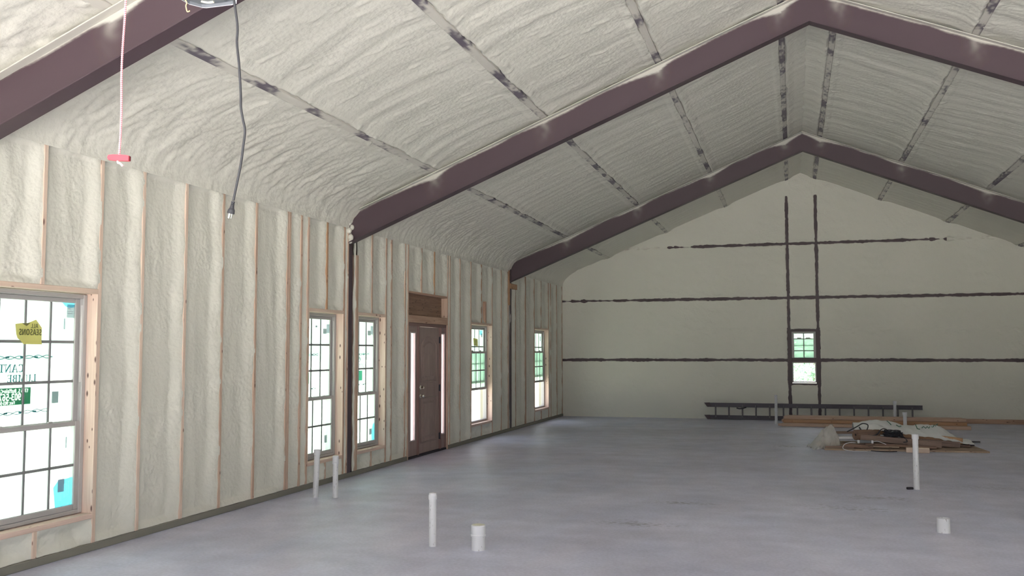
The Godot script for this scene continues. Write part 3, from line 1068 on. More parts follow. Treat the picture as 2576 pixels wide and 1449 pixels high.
	rect(u, "sticker", M.grey_dark, c - 10.931, 1.82 - WB, c - 10.835, 1.885 - WB, z)
	scroll(u, c - 11.40, c - 10.874, 1.562 - WB, z)
	scroll(u, c - 11.40, c - 10.904, 1.155 - WB, z)
	rect(u, "print_line", M.teal, c - 10.90, 1.18 - WB, c - 10.896, 1.55 - WB, z)
	words(u, "C", c - 11.141, 1.487 - WB, z, 0.062, M.teal)
	words(u, "LUM", c - 11.035, 1.408 - WB, z, 0.052, M.teal, true, 0.9)
	rect(u, "print_panel", M.green_print, c - 11.42, 1.207 - WB, c - 11.089, 1.341 - WB, z)
	lo = ws[2].get_node("lower_sash")
	flat(lo, "printed_badge", M.blue_print, [[c - 10.85, 0.50 - WB, -0.1205], [c - 10.80, 0.60 - WB, -0.1205], [c - 10.745, 0.62 - WB, -0.1205], [c - 10.745, 0.36 - WB, -0.1205], [c - 10.83, 0.38 - WB, -0.1205]])
	rect(lo, "sticker", M.grey_dark, c - 10.921, 0.465 - WB, c - 10.843, 0.542 - WB, -0.1175)
	rect(ws[3].get_node("upper_sash"), "printed_badge", M.blue_print, 6.355 - 6.06, 1.90 - WB, 6.355 - 5.90, 1.985 - WB, z)
	rect(ws[3].get_node("upper_sash"), "sticker", M.grey_dark, 6.355 - 5.97, 1.86 - WB, 6.355 - 5.91, 1.93 - WB, z + 0.003)
	rect(ws[4].get_node("upper_sash"), "sticker", M.grey_print, 2.035 - 1.66, 1.828 - WB, 2.035 - 1.56, 1.937 - WB, z)
	# the torn yellow papers stuck on two windows
	var p := thing("paper_sheet", "torn yellow paper with reversed lettering stuck on the large left window", "paper", Vector3(-0.127, 1.66, 17.0), PI / 2)
	var zz := 0.0
	var b := MB.new()
	var poly := PackedVector2Array([Vector2(-0.13, 0.152), Vector2(-0.05, 0.162), Vector2(-0.03, 0.152), Vector2(0.068, 0.19), Vector2(0.142, 0.130), Vector2(0.138, 0.02), Vector2(0.147, 0.0), Vector2(-0.04, 0.002), Vector2(-0.075, 0.03), Vector2(-0.105, 0.045), Vector2(-0.118, 0.075)])
	var tr := Geometry2D.triangulate_polygon(poly)
	for i in range(0, tr.size(), 3):
		var q := []
		for k in 3:
			var s := poly[tr[i + k]]
			q.append(Vector3(s.x, s.y, 0.004 * sin(s.x * 30.0) + 0.003 * sin(s.y * 40.0)))
		b.tri(q[0], q[1], q[2], Vector3.BACK)
	part(b, "sheet", p, M.yellow)
	b = MB.new()
	b.tri(Vector3(-0.07, 0.158, 0.006), Vector3(0.01, 0.164, 0.010), Vector3(-0.035, 0.138, 0.018), Vector3.BACK)
	part(b, "folded_edge", p, M.yellow_ink)
	words(p, "SEASONS", 0.128, 0.092, 0.008, 0.046, M.yellow_ink, false, 0.82)
	words(p, "ALL", 0.09, 0.140, 0.008, 0.034, M.yellow_ink, false, 0.9)
	p = thing("paper_sheet", "small yellow paper stuck on the window beyond the front door", "paper", Vector3(-0.140, 1.685, 6.32), PI / 2)
	b = MB.new()
	b.quad(Vector3(-0.10, 0.02, 0), Vector3(0.13, 0, 0.004), Vector3(0.12, 0.14, 0.002), Vector3(-0.13, 0.155, 0), Vector3.BACK)
	part(b, "sheet", p, M.yellow)
	for k in 4:
		b = MB.new()
		b.box(Vector3(0.0, 0.035 + k * 0.026, 0.006), Vector3(0.16 - 0.02 * (k % 2), 0.008, 0.001), 0.0)
		part(b, "printed_line", p, M.yellow_ink)

func arch(x0: float, x1: float, y0: float, y1: float, rise: float) -> PackedVector2Array:
	var p := PackedVector2Array([Vector2(x0, y0), Vector2(x1, y0), Vector2(x1, y1)])
	if rise > 0.0:
		for k in range(1, 12):
			var t := k / 12.0
			p.append(Vector2(lerpf(x1, x0, t), y1 + rise * pow(sin(PI * t), 0.8)))
	p.append(Vector2(x0, y1))
	return p

func door() -> void:
	var d := thing("door_1", "brown panelled front door with a narrow glass sidelight on either side", "door", Vector3(-0.03, 0, 9.005), PI / 2, "", "structure")
	var hd := 2.01
	var b := MB.new()
	for x in [[-0.825, -0.79], [-0.385, -0.345], [0.575, 0.605], [0.795, 0.825]]:
		b.span(Vector3(x[0], 0.03, -0.12), Vector3(x[1], hd, 0.012), 0.003)
	b.span(Vector3(-0.825, hd - 0.03, -0.12), Vector3(0.825, hd + 0.018, 0.012), 0.003)
	part(b, "frame", d, M.door_dark)
	b = MB.new()
	b.span(Vector3(-0.825, 0.0, -0.12), Vector3(0.825, 0.032, 0.015), 0.004)
	part(b, "threshold", d, M.dark_edge)
	for s in [[-0.79, -0.385, -0.66, -0.485], [0.605, 0.795, 0.612, 0.772]]:
		var g := group_node("sidelight", d)
		b = MB.new()
		b.span(Vector3(s[0], 0.032, -0.06), Vector3(s[2], hd - 0.03, -0.012), 0.003)
		b.span(Vector3(s[3], 0.032, -0.06), Vector3(s[1], hd - 0.03, -0.012), 0.003)
		b.span(Vector3(s[2], 0.032, -0.06), Vector3(s[3], 0.262, -0.012), 0.003)
		b.span(Vector3(s[2], 1.88, -0.06), Vector3(s[3], hd - 0.03, -0.012), 0.003)
		part(b, "rails", g, M.door)
		b = MB.new()
		ring(b, s[2] - 0.01, s[3] + 0.01, 0.252, 1.89, 0.018, 0.018, 0.018, -0.03, 0.0, 0.003)
		part(b, "bead", g, M.vinyl_pale)
		b = MB.new()
		b.span(Vector3(s[2], 0.262, -0.04), Vector3(s[3], 1.88, -0.034))
		part(b, "pane", g, M.frosted)
	var sl := group_node("door_slab", d)
	b = MB.new()
	b.span(Vector3(-0.342, 0.034, -0.065), Vector3(0.572, hd - 0.034, -0.02), 0.003)
	part(b, "slab", sl, M.door)
	for q in [arch(-0.20, 0.43, 1.12, 1.70, 0.12), arch(-0.20, 0.43, 0.20, 0.88, 0.0)]:
		# a moulding round a sunk margin and a raised field
		var m := MB.new()
		var path := PackedVector3Array()
		for p in q:
			path.append(Vector3(p.x, p.y, -0.016))
		path.append(path[0]); path.append(path[1])
		m.tube(path, 0.014, 8, false)
		part(m, "moulding", sl, M.door)
		m = MB.new()
		var inner := Geometry2D.offset_polygon(q, -0.06)[0]
		var raised := Geometry2D.offset_polygon(inner, -0.03)[0]
		var tr := Geometry2D.triangulate_polygon(raised)
		for i in range(0, tr.size(), 3):
			m.tri(Vector3(raised[tr[i]].x, raised[tr[i]].y, -0.008), Vector3(raised[tr[i + 1]].x, raised[tr[i + 1]].y, -0.008), Vector3(raised[tr[i + 2]].x, raised[tr[i + 2]].y, -0.008), Vector3.BACK)
		for i in raised.size():
			var j := (i + 1) % raised.size()
			var o := Vector2(raised[j] - raised[i]).orthogonal().normalized()
			var cen := Vector2(0.115, 0.5 * (q[0].y + q[2].y))
			if o.dot(raised[i] - cen) < 0.0: o = -o
			m.quad(Vector3(raised[i].x, raised[i].y, -0.008), Vector3(raised[j].x, raised[j].y, -0.008), Vector3(raised[j].x + o.x * 0.03, raised[j].y + o.y * 0.03, -0.0205), Vector3(raised[i].x + o.x * 0.03, raised[i].y + o.y * 0.03, -0.0205), Vector3(o.x, o.y, 1.0))
		part(m, "raised_panel", sl, M.door)
	for y in [1.045, 0.912]:
		b = MB.new()
		var t := Basis(Vector3.RIGHT, PI / 2)
		b.lathe([Vector2(0.0, 0.0), Vector2(0.033, 0.0), Vector2(0.033, 0.006), Vector2(0.027, 0.012), Vector2(0.012, 0.014), Vector2(0.012, 0.034), Vector2(0.022, 0.042), Vector2(0.028, 0.054), Vector2(0.024, 0.066), Vector2(0.012, 0.072), Vector2(0.0, 0.073)] if y < 1.0 else [Vector2(0.0, 0.0), Vector2(0.033, 0.0), Vector2(0.033, 0.008), Vector2(0.026, 0.016), Vector2(0.016, 0.018), Vector2(0.016, 0.04), Vector2(0.022, 0.044), Vector2(0.022, 0.06), Vector2(0.012, 0.066), Vector2(0.0, 0.066)], Vector3(-0.245, y, -0.02), 20, t)
		part(b, "knob" if y < 1.0 else "deadbolt", sl, M.brass)
	for y in [1.78, 1.01, 0.24]:
		b = MB.new()
		b.box(Vector3(0.572, y, -0.012), Vector3(0.035, 0.10, 0.014), 0.004)
		b.tube(PackedVector3Array([Vector3(0.574, y - 0.055, -0.002), Vector3(0.574, y + 0.055, -0.002)]), 0.008, 8)
		part(b, "hinge", sl, M.hinge)

# ------------------------------------------------------------- pipes in the slab
func pipe(label: String, at: Vector3, r: float, h: float, cap: String, lean := 0.0, scrap := false) -> void:
	var t := thing("pvc_pipe", label, "pipe", at, rng.randf() * 6.0, "plastic pipe stubs standing in the slab")
	t.basis = Basis(Vector3.BACK, -lean) * t.basis
	var b := MB.new()
	if cap == "open":
		b.lathe([Vector2(r, -0.02), Vector2(r, h), Vector2(r - 0.006, h), Vector2(r - 0.006, h - 0.11), Vector2(0, h - 0.11)], Vector3.ZERO, 32)
	else:
		b.lathe([Vector2(r, -0.02), Vector2(r, h - 0.004), Vector2(0, h - 0.004)], Vector3.ZERO, 28)
	part(b, "pipe", t, M.pvc)
	if cap == "dome":
		b = MB.new()
		var rr := r + 0.005
		var pr := [Vector2(r, h - 0.055), Vector2(rr, h - 0.055), Vector2(rr, h - 0.028)]
		for k in range(1, 8):
			var a := PI / 2 * k / 7.0
			pr.append(Vector2(rr * cos(a), h - 0.028 + 0.028 * sin(a)))
		b.lathe(pr, Vector3.ZERO, 28)
		part(b, "cap", t, M.pvc_cap)
	elif cap == "flat":
		b = MB.new()
		b.lathe([Vector2(r, h - 0.09), Vector2(r + 0.007, h - 0.09), Vector2(r + 0.007, h - 0.078), Vector2(r + 0.004, h - 0.074), Vector2(r + 0.004, h - 0.008), Vector2(r - 0.002, h)], Vector3.ZERO, 32)
		part(b, "cap", t, M.pvc_cap)
		b = MB.new()
		b.lathe([Vector2(r - 0.002, h), Vector2(r * 0.5, h + 0.006), Vector2(0, h + 0.008)], Vector3.ZERO, 32)
		part(b, "cap_top", t, M.pvc_cream, "cream disc top")
	elif cap == "coupling":
		b = MB.new()
		b.lathe([Vector2(r, h - 0.055), Vector2(r + 0.006, h - 0.055), Vector2(r + 0.007, h), Vector2(r - 0.002, h + 0.001), Vector2(r - 0.002, h - 0.02), Vector2(0, h - 0.02)], Vector3.ZERO, 28)
		part(b, "coupling", t, M.pvc_cap)
	if scrap:
		b = MB.new()
		b.box(Vector3(0, 0.012, 0), Vector3(0.07, 0.026, 0.04), 0.004, Basis(Vector3.UP, 0.3))
		var o := solo(b, "scrap_piece", M.dark_edge, "small dark scrap lying against the foot of the tall white pipe", "scrap", "", at + Vector3(-0.075, 0, 0.02))
		o.name = "scrap_piece"

func pipes() -> void:
	pipe("slim white pipe with a rounded cap, standing nearest the camera", Vector3(2.579, 0, 15.471), 0.030, 0.437, "dome")
	pipe("short stout white pipe with a wide flat-topped cap beside the slim capped one", Vector3(2.986, 0, 15.50), 0.055, 0.20, "flat")
	pipe("short open-topped white pipe stub at the lower right of the floor", Vector3(6.699, 0, 13.68), 0.055, 0.125, "open")
	pipe("tall white pipe in front of the debris pile, with a coupling on top", Vector3(6.796, 0, 10.95), 0.032, 0.631, "coupling", 0.0, true)
	pipe("leaning white pipe with a collar under the second window", Vector3(0.388, 0, 13.38), 0.031, 0.52, "coupling", 0.035)
	pipe("upright white capped pipe right of the leaning one, before the first column", Vector3(0.611, 0, 13.345), 0.030, 0.457, "flat")
	pipe("thin white pipe before the ladder, left of the lumber stack", Vector3(5.084, 0, 1.328), 0.031, 0.637, "plain")
	pipe("white pipe behind the lumber stack, the farther of the pair there", Vector3(7.52, 0, 1.08), 0.032, 0.52, "coupling")
	pipe("white pipe rising behind the plastic bag of the debris pile", Vector3(7.375, 0, 4.358), 0.032, 0.484, "coupling")

# ------------------------------------------------------------- things by the far wall
func far_things() -> void:
	var t := thing("extension_ladder", "dark extension ladder lying on its side along the foot of the gable wall", "ladder", Vector3(3.44, 0, 0.16))
	for s in 2:
		var b := MB.new()
		var y := 0.05 if s == 0 else 0.335
		# a channel rail: web and two lips
		b.span(Vector3(0.12, y - 0.048, -0.03), Vector3(4.74, y + 0.048, -0.022), 0.002)
		b.span(Vector3(0.12, y - 0.048, -0.03), Vector3(4.74, y - 0.040, 0.012), 0.002)
		b.span(Vector3(0.12, y + 0.040, -0.03), Vector3(4.74, y + 0.048, 0.012), 0.002)
		part(b, "rail", t, M.ladder)
		b = MB.new()
		for z in [-0.03, 0.008]:
			b.quad(Vector3(0.0, y + 0.048, z), Vector3(0.13, y + 0.052, z), Vector3(0.16, y - 0.048, z), Vector3(0.07, y - 0.048, z), Vector3.BACK if z > 0 else Vector3.FORWARD)
		b.quad(Vector3(0.0, y + 0.048, -0.03), Vector3(0.0, y + 0.048, 0.008), Vector3(0.07, y - 0.048, 0.008), Vector3(0.07, y - 0.048, -0.03), Vector3.LEFT)
		b.quad(Vector3(0.0, y + 0.048, -0.03), Vector3(0.0, y + 0.048, 0.008), Vector3(0.13, y + 0.052, 0.008), Vector3(0.13, y + 0.052, -0.03), Vector3.UP)
		part(b, "foot", t, M.maroon)
	for i in 15:
		var b := MB.new()
		var x := 0.26 + i * 0.305
		b.tube(PackedVector3Array([Vector3(x, 0.05, -0.008), Vector3(x, 0.335, -0.008)]), 0.019, 8)
		part(b, "rung", t, M.rung)
	var hk := MB.new()
	hk.tube(PackedVector3Array([Vector3(0.74, 0.27, 0.015), Vector3(0.80, 0.255, 0.02), Vector3(0.88, 0.262, 0.02), Vector3(0.96, 0.29, 0.012)]), 0.014, 6)
	part(hk, "hook", t, M.dark_edge)
	# lumber stack
	var words_for := [
		["bottom front", "long pine board at the bottom front of the lumber stack"], ["bottom rear", "long pine board at the bottom rear of the lumber stack, against the ladder side"],
		["middle front", "long pine board in the middle layer of the lumber stack, front edge lit"], ["middle rear", "long pine board in the middle layer of the lumber stack, behind the front one"],
		["top front", "long pine board on top of the lumber stack, nearer the bag"], ["top rear", "long pine board on top of the lumber stack, farthest back"]]
	var spec := [[5.20, 8.86, 1.86, 0], [5.26, 8.82, 1.70, 0], [5.24, 8.80, 1.78, 1], [5.22, 8.78, 1.63, 1], [5.26, 8.80, 1.69, 2], [5.31, 8.76, 1.52, 2]]
	for i in 6:
		var s: Array = spec[i]
		var b := MB.new()
		b.span(Vector3(s[0], 0, -0.065), Vector3(s[1], 0.070, 0.065), 0.006, rof())
		b.box(Vector3(s[0] - 0.03 if i == 0 else s[0] + 0.02, 0.034, 0.02), Vector3(0.08, 0.05, 0.04), 0.004)
		solo(b, "lumber_board", [M.pine_b, M.pine_b, M.golden, M.pine_b, M.pine_b, M.pine_b][i], words_for[i][1], "lumber", "boards of the lumber stack", Vector3(0, 0.002 + s[3] * 0.0715, s[2]))
	var wb := MB.new()
	wb.span(Vector3(9.05, 0.0, -0.045), Vector3(11.30, 0.10, 0.0), 0.003, rof())
	solo(wb, "lumber_board", M.pine_c, "brown board lying against the gable wall right of the ladder", "lumber", "", Vector3(0, 0.001, 0.09))

# ------------------------------------------------------------- debris pile
func plank(label: String, m: Material, a: Vector3, b: Vector3, w: float, th: float, group := "loose scrap boards of the debris pile") -> void:
	var s := MB.new()
	var mid := (a + b) * 0.5
	s.board(a - mid, b - mid, w, th, Vector3.UP, 0.004, rof())
	solo(s, "scrap_board", m, label, "board", group, mid)

func curve(pts: Array, per := 8) -> PackedVector3Array:
	var c := Curve3D.new()
	for i in pts.size():
		var t: Vector3 = (pts[mini(i + 1, pts.size() - 1)] - pts[maxi(i - 1, 0)]) / 6.0
		c.add_point(pts[i], -t, t)
	var out := PackedVector3Array()
	for i in pts.size() - 1:
		for k in per:
			out.append(c.sample(i, float(k) / per))
	out.append(pts[-1])
	return out

func cord(label: String, m: Material, pts: Array, r: float, category := "cable", group := "", called := "cable") -> void:
	var b := MB.new()
	var o: Vector3 = pts[0]
	var q := []
	for p in pts:
		q.append(p - o)
	b.tube(curve(q), r, 6)
	solo(b, called, m, label, category, group, o)

func debris() -> void:
	var g := "loose scrap boards of the debris pile"
	# two plywood sheets on the floor
	var b := MB.new()
	b.box(Vector3(0, 0.013, 0), Vector3(2.46, 0.024, 1.22), 0.002, Basis(Vector3.UP, deg_to_rad(5.0)))
	solo(b, "plywood_sheet", M.osb, "large plywood sheet flat on the slab under the whole debris pile", "plywood", "", Vector3(7.09, 0.0, 6.0))
	b = MB.new()
	b.box(Vector3(0, 0.0, 0), Vector3(1.1, 0.022, 0.8), 0.002, Basis(Vector3.UP, deg_to_rad(2.0)))
	solo(b, "plywood_sheet", M.osb, "smaller plywood offcut lying on the left of the big sheet", "plywood", "", Vector3(6.50, 0.050, 6.05))
	plank("dark brown board flat along the left front edge of the debris pile", M.old, Vector3(5.92, 0.045, 6.58), Vector3(6.36, 0.045, 6.52), 0.14, 0.035)
	plank("short pale board with a slanted end at the left front of the debris pile", M.old_pale, Vector3(6.20, 0.085, 6.54), Vector3(6.66, 0.045, 6.52), 0.13, 0.05)
	plank("long pale board lying across the front of the debris pile", M.old_pale, Vector3(6.55, 0.085, 6.36), Vector3(7.62, 0.055, 6.36), 0.12, 0.035)
	plank("long reddish brown board slanting down to the right in the middle of the pile", M.old, Vector3(6.50, 0.175, 6.12), Vector3(7.72, 0.085, 6.22), 0.10, 0.09)
	plank("dark plank stacked behind the reddish board, sloping to the right", M.old, Vector3(6.62, 0.145, 5.92), Vector3(8.02, 0.075, 6.0), 0.12, 0.09)
	plank("long golden board on edge directly under the white plastic sheet", M.golden, Vector3(6.60, 0.27, 5.80), Vector3(8.08, 0.12, 5.88), 0.05, 0.10)
	plank("thin brown lath poking out left behind the paper tube", M.old, Vector3(6.12, 0.205, 5.70), Vector3(6.95, 0.215, 5.62), 0.06, 0.04)
	plank("flat brown board lying low on the right part of the plywood", M.old_pale, Vector3(7.30, 0.06, 5.72), Vector3(8.20, 0.045, 5.80), 0.20, 0.03)
	plank("white painted board end left of the paper tube", M.white_paint, Vector3(6.10, 0.145, 5.98), Vector3(6.42, 0.15, 5.95), 0.16, 0.03, "")
	plank("dark slim stick sticking out at the right behind the plastic sheet", M.dark_edge, Vector3(7.95, 0.085, 5.60), Vector3(8.40, 0.085, 5.52), 0.03, 0.02, "dark sticks right of the pile")
	plank("shorter dark stick lying on the plywood's right end", M.dark_edge, Vector3(8.12, 0.035, 5.62), Vector3(8.30, 0.035, 5.60), 0.025, 0.016, "dark sticks right of the pile")
	b = MB.new()
	b.box(Vector3(0, 0.042, 0), Vector3(0.34, 0.080, 0.09), 0.006, Basis(Vector3.UP, -0.06), rof())
	solo(b, "wood_block", M.pine, "short pale pine block on the slab in front of the pile", "wood block", "", Vector3(7.30, 0.0, 6.74))
	# paper tube
	var t := thing("cardboard_tube", "brown cardboard tube with a round end facing left in the pile", "tube", Vector3(6.42, 0.205, 6.12), 0.55)
	var turn := Basis(Vector3.BACK, -PI / 2)
	b = MB.new()
	b.lathe([Vector2(0.085, 0.0), Vector2(0.085, 0.42), Vector2(0.0, 0.42)], Vector3.ZERO, 24, turn)
	part(b, "wall", t, M.old_pale)
	b = MB.new()
	b.lathe([Vector2(0.018, 0.012), Vector2(0.022, 0.004), Vector2(0.07, 0.0), Vector2(0.085, 0.0)], Vector3.ZERO, 24, turn)
	part(b, "end_face", t, M.old_pale)
	b = MB.new()
	b.lathe([Vector2(0.0, 0.03), Vector2(0.02, 0.03), Vector2(0.02, 0.004)], Vector3.ZERO, 16, turn)
	part(b, "core_hole", t, M.dark_edge)
	# white plastic sheet draped over the pile: rows front to back, x to the right
	var bag := thing("plastic_sheet", "crumpled white plastic sheet with green print draped over the debris pile", "plastic sheet", Vector3(0, 0, 0))
	var ridge := [[6.42, 0.36, 0.31], [6.58, 0.40, 0.315], [6.80, 0.425, 0.31], [7.00, 0.405, 0.29], [7.20, 0.345, 0.262], [7.36, 0.345, 0.235], [7.56, 0.365, 0.21], [7.74, 0.365, 0.185], [7.88, 0.28, 0.165], [8.02, 0.17, 0.145], [8.12, 0.135, 0.125], [8.26, 0.115, 0.10]]
	var nu := 67
	var nv := 15
	var pts := PackedVector3Array()
	for j in nv:
		var v := j / (nv - 1.0)
		for i in nu:
			var u := i / (nu - 1.0) * (ridge.size() - 1)
			var k := mini(int(u), ridge.size() - 2)
			var f := u - k
			f = smoothstep(0.0, 1.0, f) * 0.5 + f * 0.5
			var x := lerpf(ridge[k][0], ridge[k + 1][0], f)
			var hi := lerpf(ridge[k][1], ridge[k + 1][1], f)
			var lo := lerpf(ridge[k][2], ridge[k + 1][2], f)
			var y: float
			var z: float
			if v < 0.7:
				y = lerpf(lo - 0.03, hi, pow(v / 0.7, 0.85))
				z = lerpf(5.99, 5.45, v / 0.7)
			else:
				y = lerpf(hi, lo - 0.10, (v - 0.7) / 0.3)
				z = lerpf(5.45, 5.12, (v - 0.7) / 0.3)
			y += nz.get_noise_2d(x * 7.0, v * 5.0) * 0.014 + nz.get_noise_2d(x * 17.0 + v * 9.0, v * 8.0) * 0.007
			z += nz.get_noise_2d(x * 6.0 + 30.0, v * 4.0) * 0.02
			pts.append(Vector3(x, maxf(y, 0.05), z))
	b = MB.new()
	b.grid(pts, nu, nv, false)
	part(b, "sheet", bag, M.bag)
	# its printed green letters, loose strokes on the slope
	for s in [[[7.42, 0.345], [7.425, 0.29], [7.455, 0.285]], [[7.50, 0.305], [7.53, 0.325], [7.555, 0.30], [7.585, 0.325], [7.60, 0.305]], [[7.62, 0.31], [7.645, 0.335], [7.665, 0.315]], [[7.68, 0.32], [7.705, 0.345], [7.725, 0.33]], [[7.735, 0.345], [7.765, 0.365]], [[6.97, 0.40], [7.0, 0.37], [7.02, 0.345]], [[7.10, 0.345], [7.14, 0.32], [7.18, 0.325]]]:
		var p := PackedVector3Array()
		for q in s:
			var best := 9.0
			var zz := 5.6
			for w in pts.size():
				if w >= nu * 10:
					break
				var dd := absf(pts[w].x - q[0]) + absf(pts[w].y - q[1])
				if dd < best:
					best = dd
					zz = pts[w].z
			p.append(Vector3(q[0], q[1] + 0.004, zz + 0.012))
		b = MB.new()
		b.tube(p, 0.007, 5)
		part(b, "printed_letter", bag, M.bag_ink)
	# translucent film heaped at the left
	pts = PackedVector3Array()
	nu = 26
	nv = 18
	for j in nv:
		var v := j / (nv - 1.0)
		for i in nu:
			var u := i / (nu - 1.0)
			var a := lerpf(-0.4, PI + 0.4, u)
			var hgt := 0.02 + 0.36 * (pow(sin(PI * 0.5 * clampf(v / 0.82, 0.0, 1.0)), 1.1) if v < 0.82 else 1.0 - 1.2 * (v - 0.82) / 0.18 * 0.6)
			var x := 5.70 + 0.44 * v - 0.05 * cos(a)
			var y := maxf(0.008, hgt * sin(clampf(a, 0.0, PI)))
			var z := 6.50 - 0.24 * cos(a) - 0.2 * v
			pts.append(Vector3(x + nz.get_noise_2d(u * 6.0, v * 6.0) * 0.03, maxf(0.006, y + nz.get_noise_2d(u * 7.0 + 9.0, v * 7.0) * 0.04), z + nz.get_noise_2d(u * 8.0, v * 8.0 + 40.0) * 0.04))
	b = MB.new()
	b.grid(pts, nu, nv, true)
	solo(b, "plastic_film", M.plastic, "translucent crumpled plastic film heaped at the left end of the pile", "plastic film")
	# black cables
	cord("black cable looped high over the left half of the pile", M.black, [Vector3(6.30, 0.245, 5.99), Vector3(6.40, 0.30, 6.0), Vector3(6.47, 0.34, 5.98), Vector3(6.55, 0.385, 5.98), Vector3(6.63, 0.36, 5.99), Vector3(6.60, 0.27, 6.04), Vector3(6.55, 0.235, 6.06), Vector3(6.49, 0.33, 6.03), Vector3(6.58, 0.22, 6.08), Vector3(6.74, 0.21, 6.10), Vector3(6.82, 0.29, 6.06), Vector3(6.88, 0.31, 6.04), Vector3(6.94, 0.28, 6.04)], 0.009, "cable", "black cables on the debris pile")
	rng.seed = 9
	var p := []
	for k in 5:
		for i in 14:
			var a := i * 0.95 + k
			p.append(Vector3(7.0 + 0.13 * cos(a) + rng.randf_range(-0.03, 0.03), 0.235 + 0.045 * sin(a * 0.7 + k) + rng.randf_range(-0.02, 0.03) - 0.02 * k / 5.0, 6.06 + 0.05 * sin(a) + 0.012 * k))
	cord("tangled black cable coiled in the middle of the debris pile", M.black, p, 0.008)
	cord("black cable trailing down right from the tangle over the boards", M.black, [Vector3(7.02, 0.285, 6.06), Vector3(7.10, 0.255, 6.10), Vector3(7.16, 0.19, 6.16), Vector3(7.20, 0.135, 6.28), Vector3(7.14, 0.12, 6.30)], 0.008, "cable", "black cables on the debris pile")
	cord("dark thin cable lying on the slab before the pile", M.dark_edge, [Vector3(6.62, 0.009, 6.68), Vector3(6.75, 0.009, 6.76), Vector3(6.9, 0.009, 6.76), Vector3(7.0, 0.009, 6.70)], 0.007)
	# white fitting with its wire
	t = thing("light_fixture", "white slim fixture with a white wire lying on the pile's front boards", "fixture", Vector3(6.44, 0.125, 6.42), 0.03)
	b = MB.new()
	b.box(Vector3(0.11, 0, 0), Vector3(0.18, 0.042, 0.05), 0.006)
	part(b, "body", t, M.grey_plastic)
	for x in [0.01, 0.22]:
		b = MB.new()
		b.box(Vector3(x, 0, 0), Vector3(0.035, 0.05, 0.058), 0.006)
		part(b, "end_cap", t, M.white_paint)
	b = MB.new()
	b.tube(curve([Vector3(0.235, 0.0, 0), Vector3(0.29, 0.015, 0.03), Vector3(0.36, -0.005, 0.06), Vector3(0.42, -0.03, 0.08)]), 0.005, 6)
	part(b, "wire", t, M.white_paint)
	cord("thin white wire looped over the left front of the pile", M.white_paint, [Vector3(6.40, 0.115, 6.55), Vector3(6.30, 0.12, 6.60), Vector3(6.22, 0.09, 6.64), Vector3(6.20, 0.03, 6.68), Vector3(6.28, 0.008, 6.74), Vector3(6.40, 0.008, 6.80), Vector3(6.56, 0.008, 6.78)], 0.006, "wire", "", "wire")

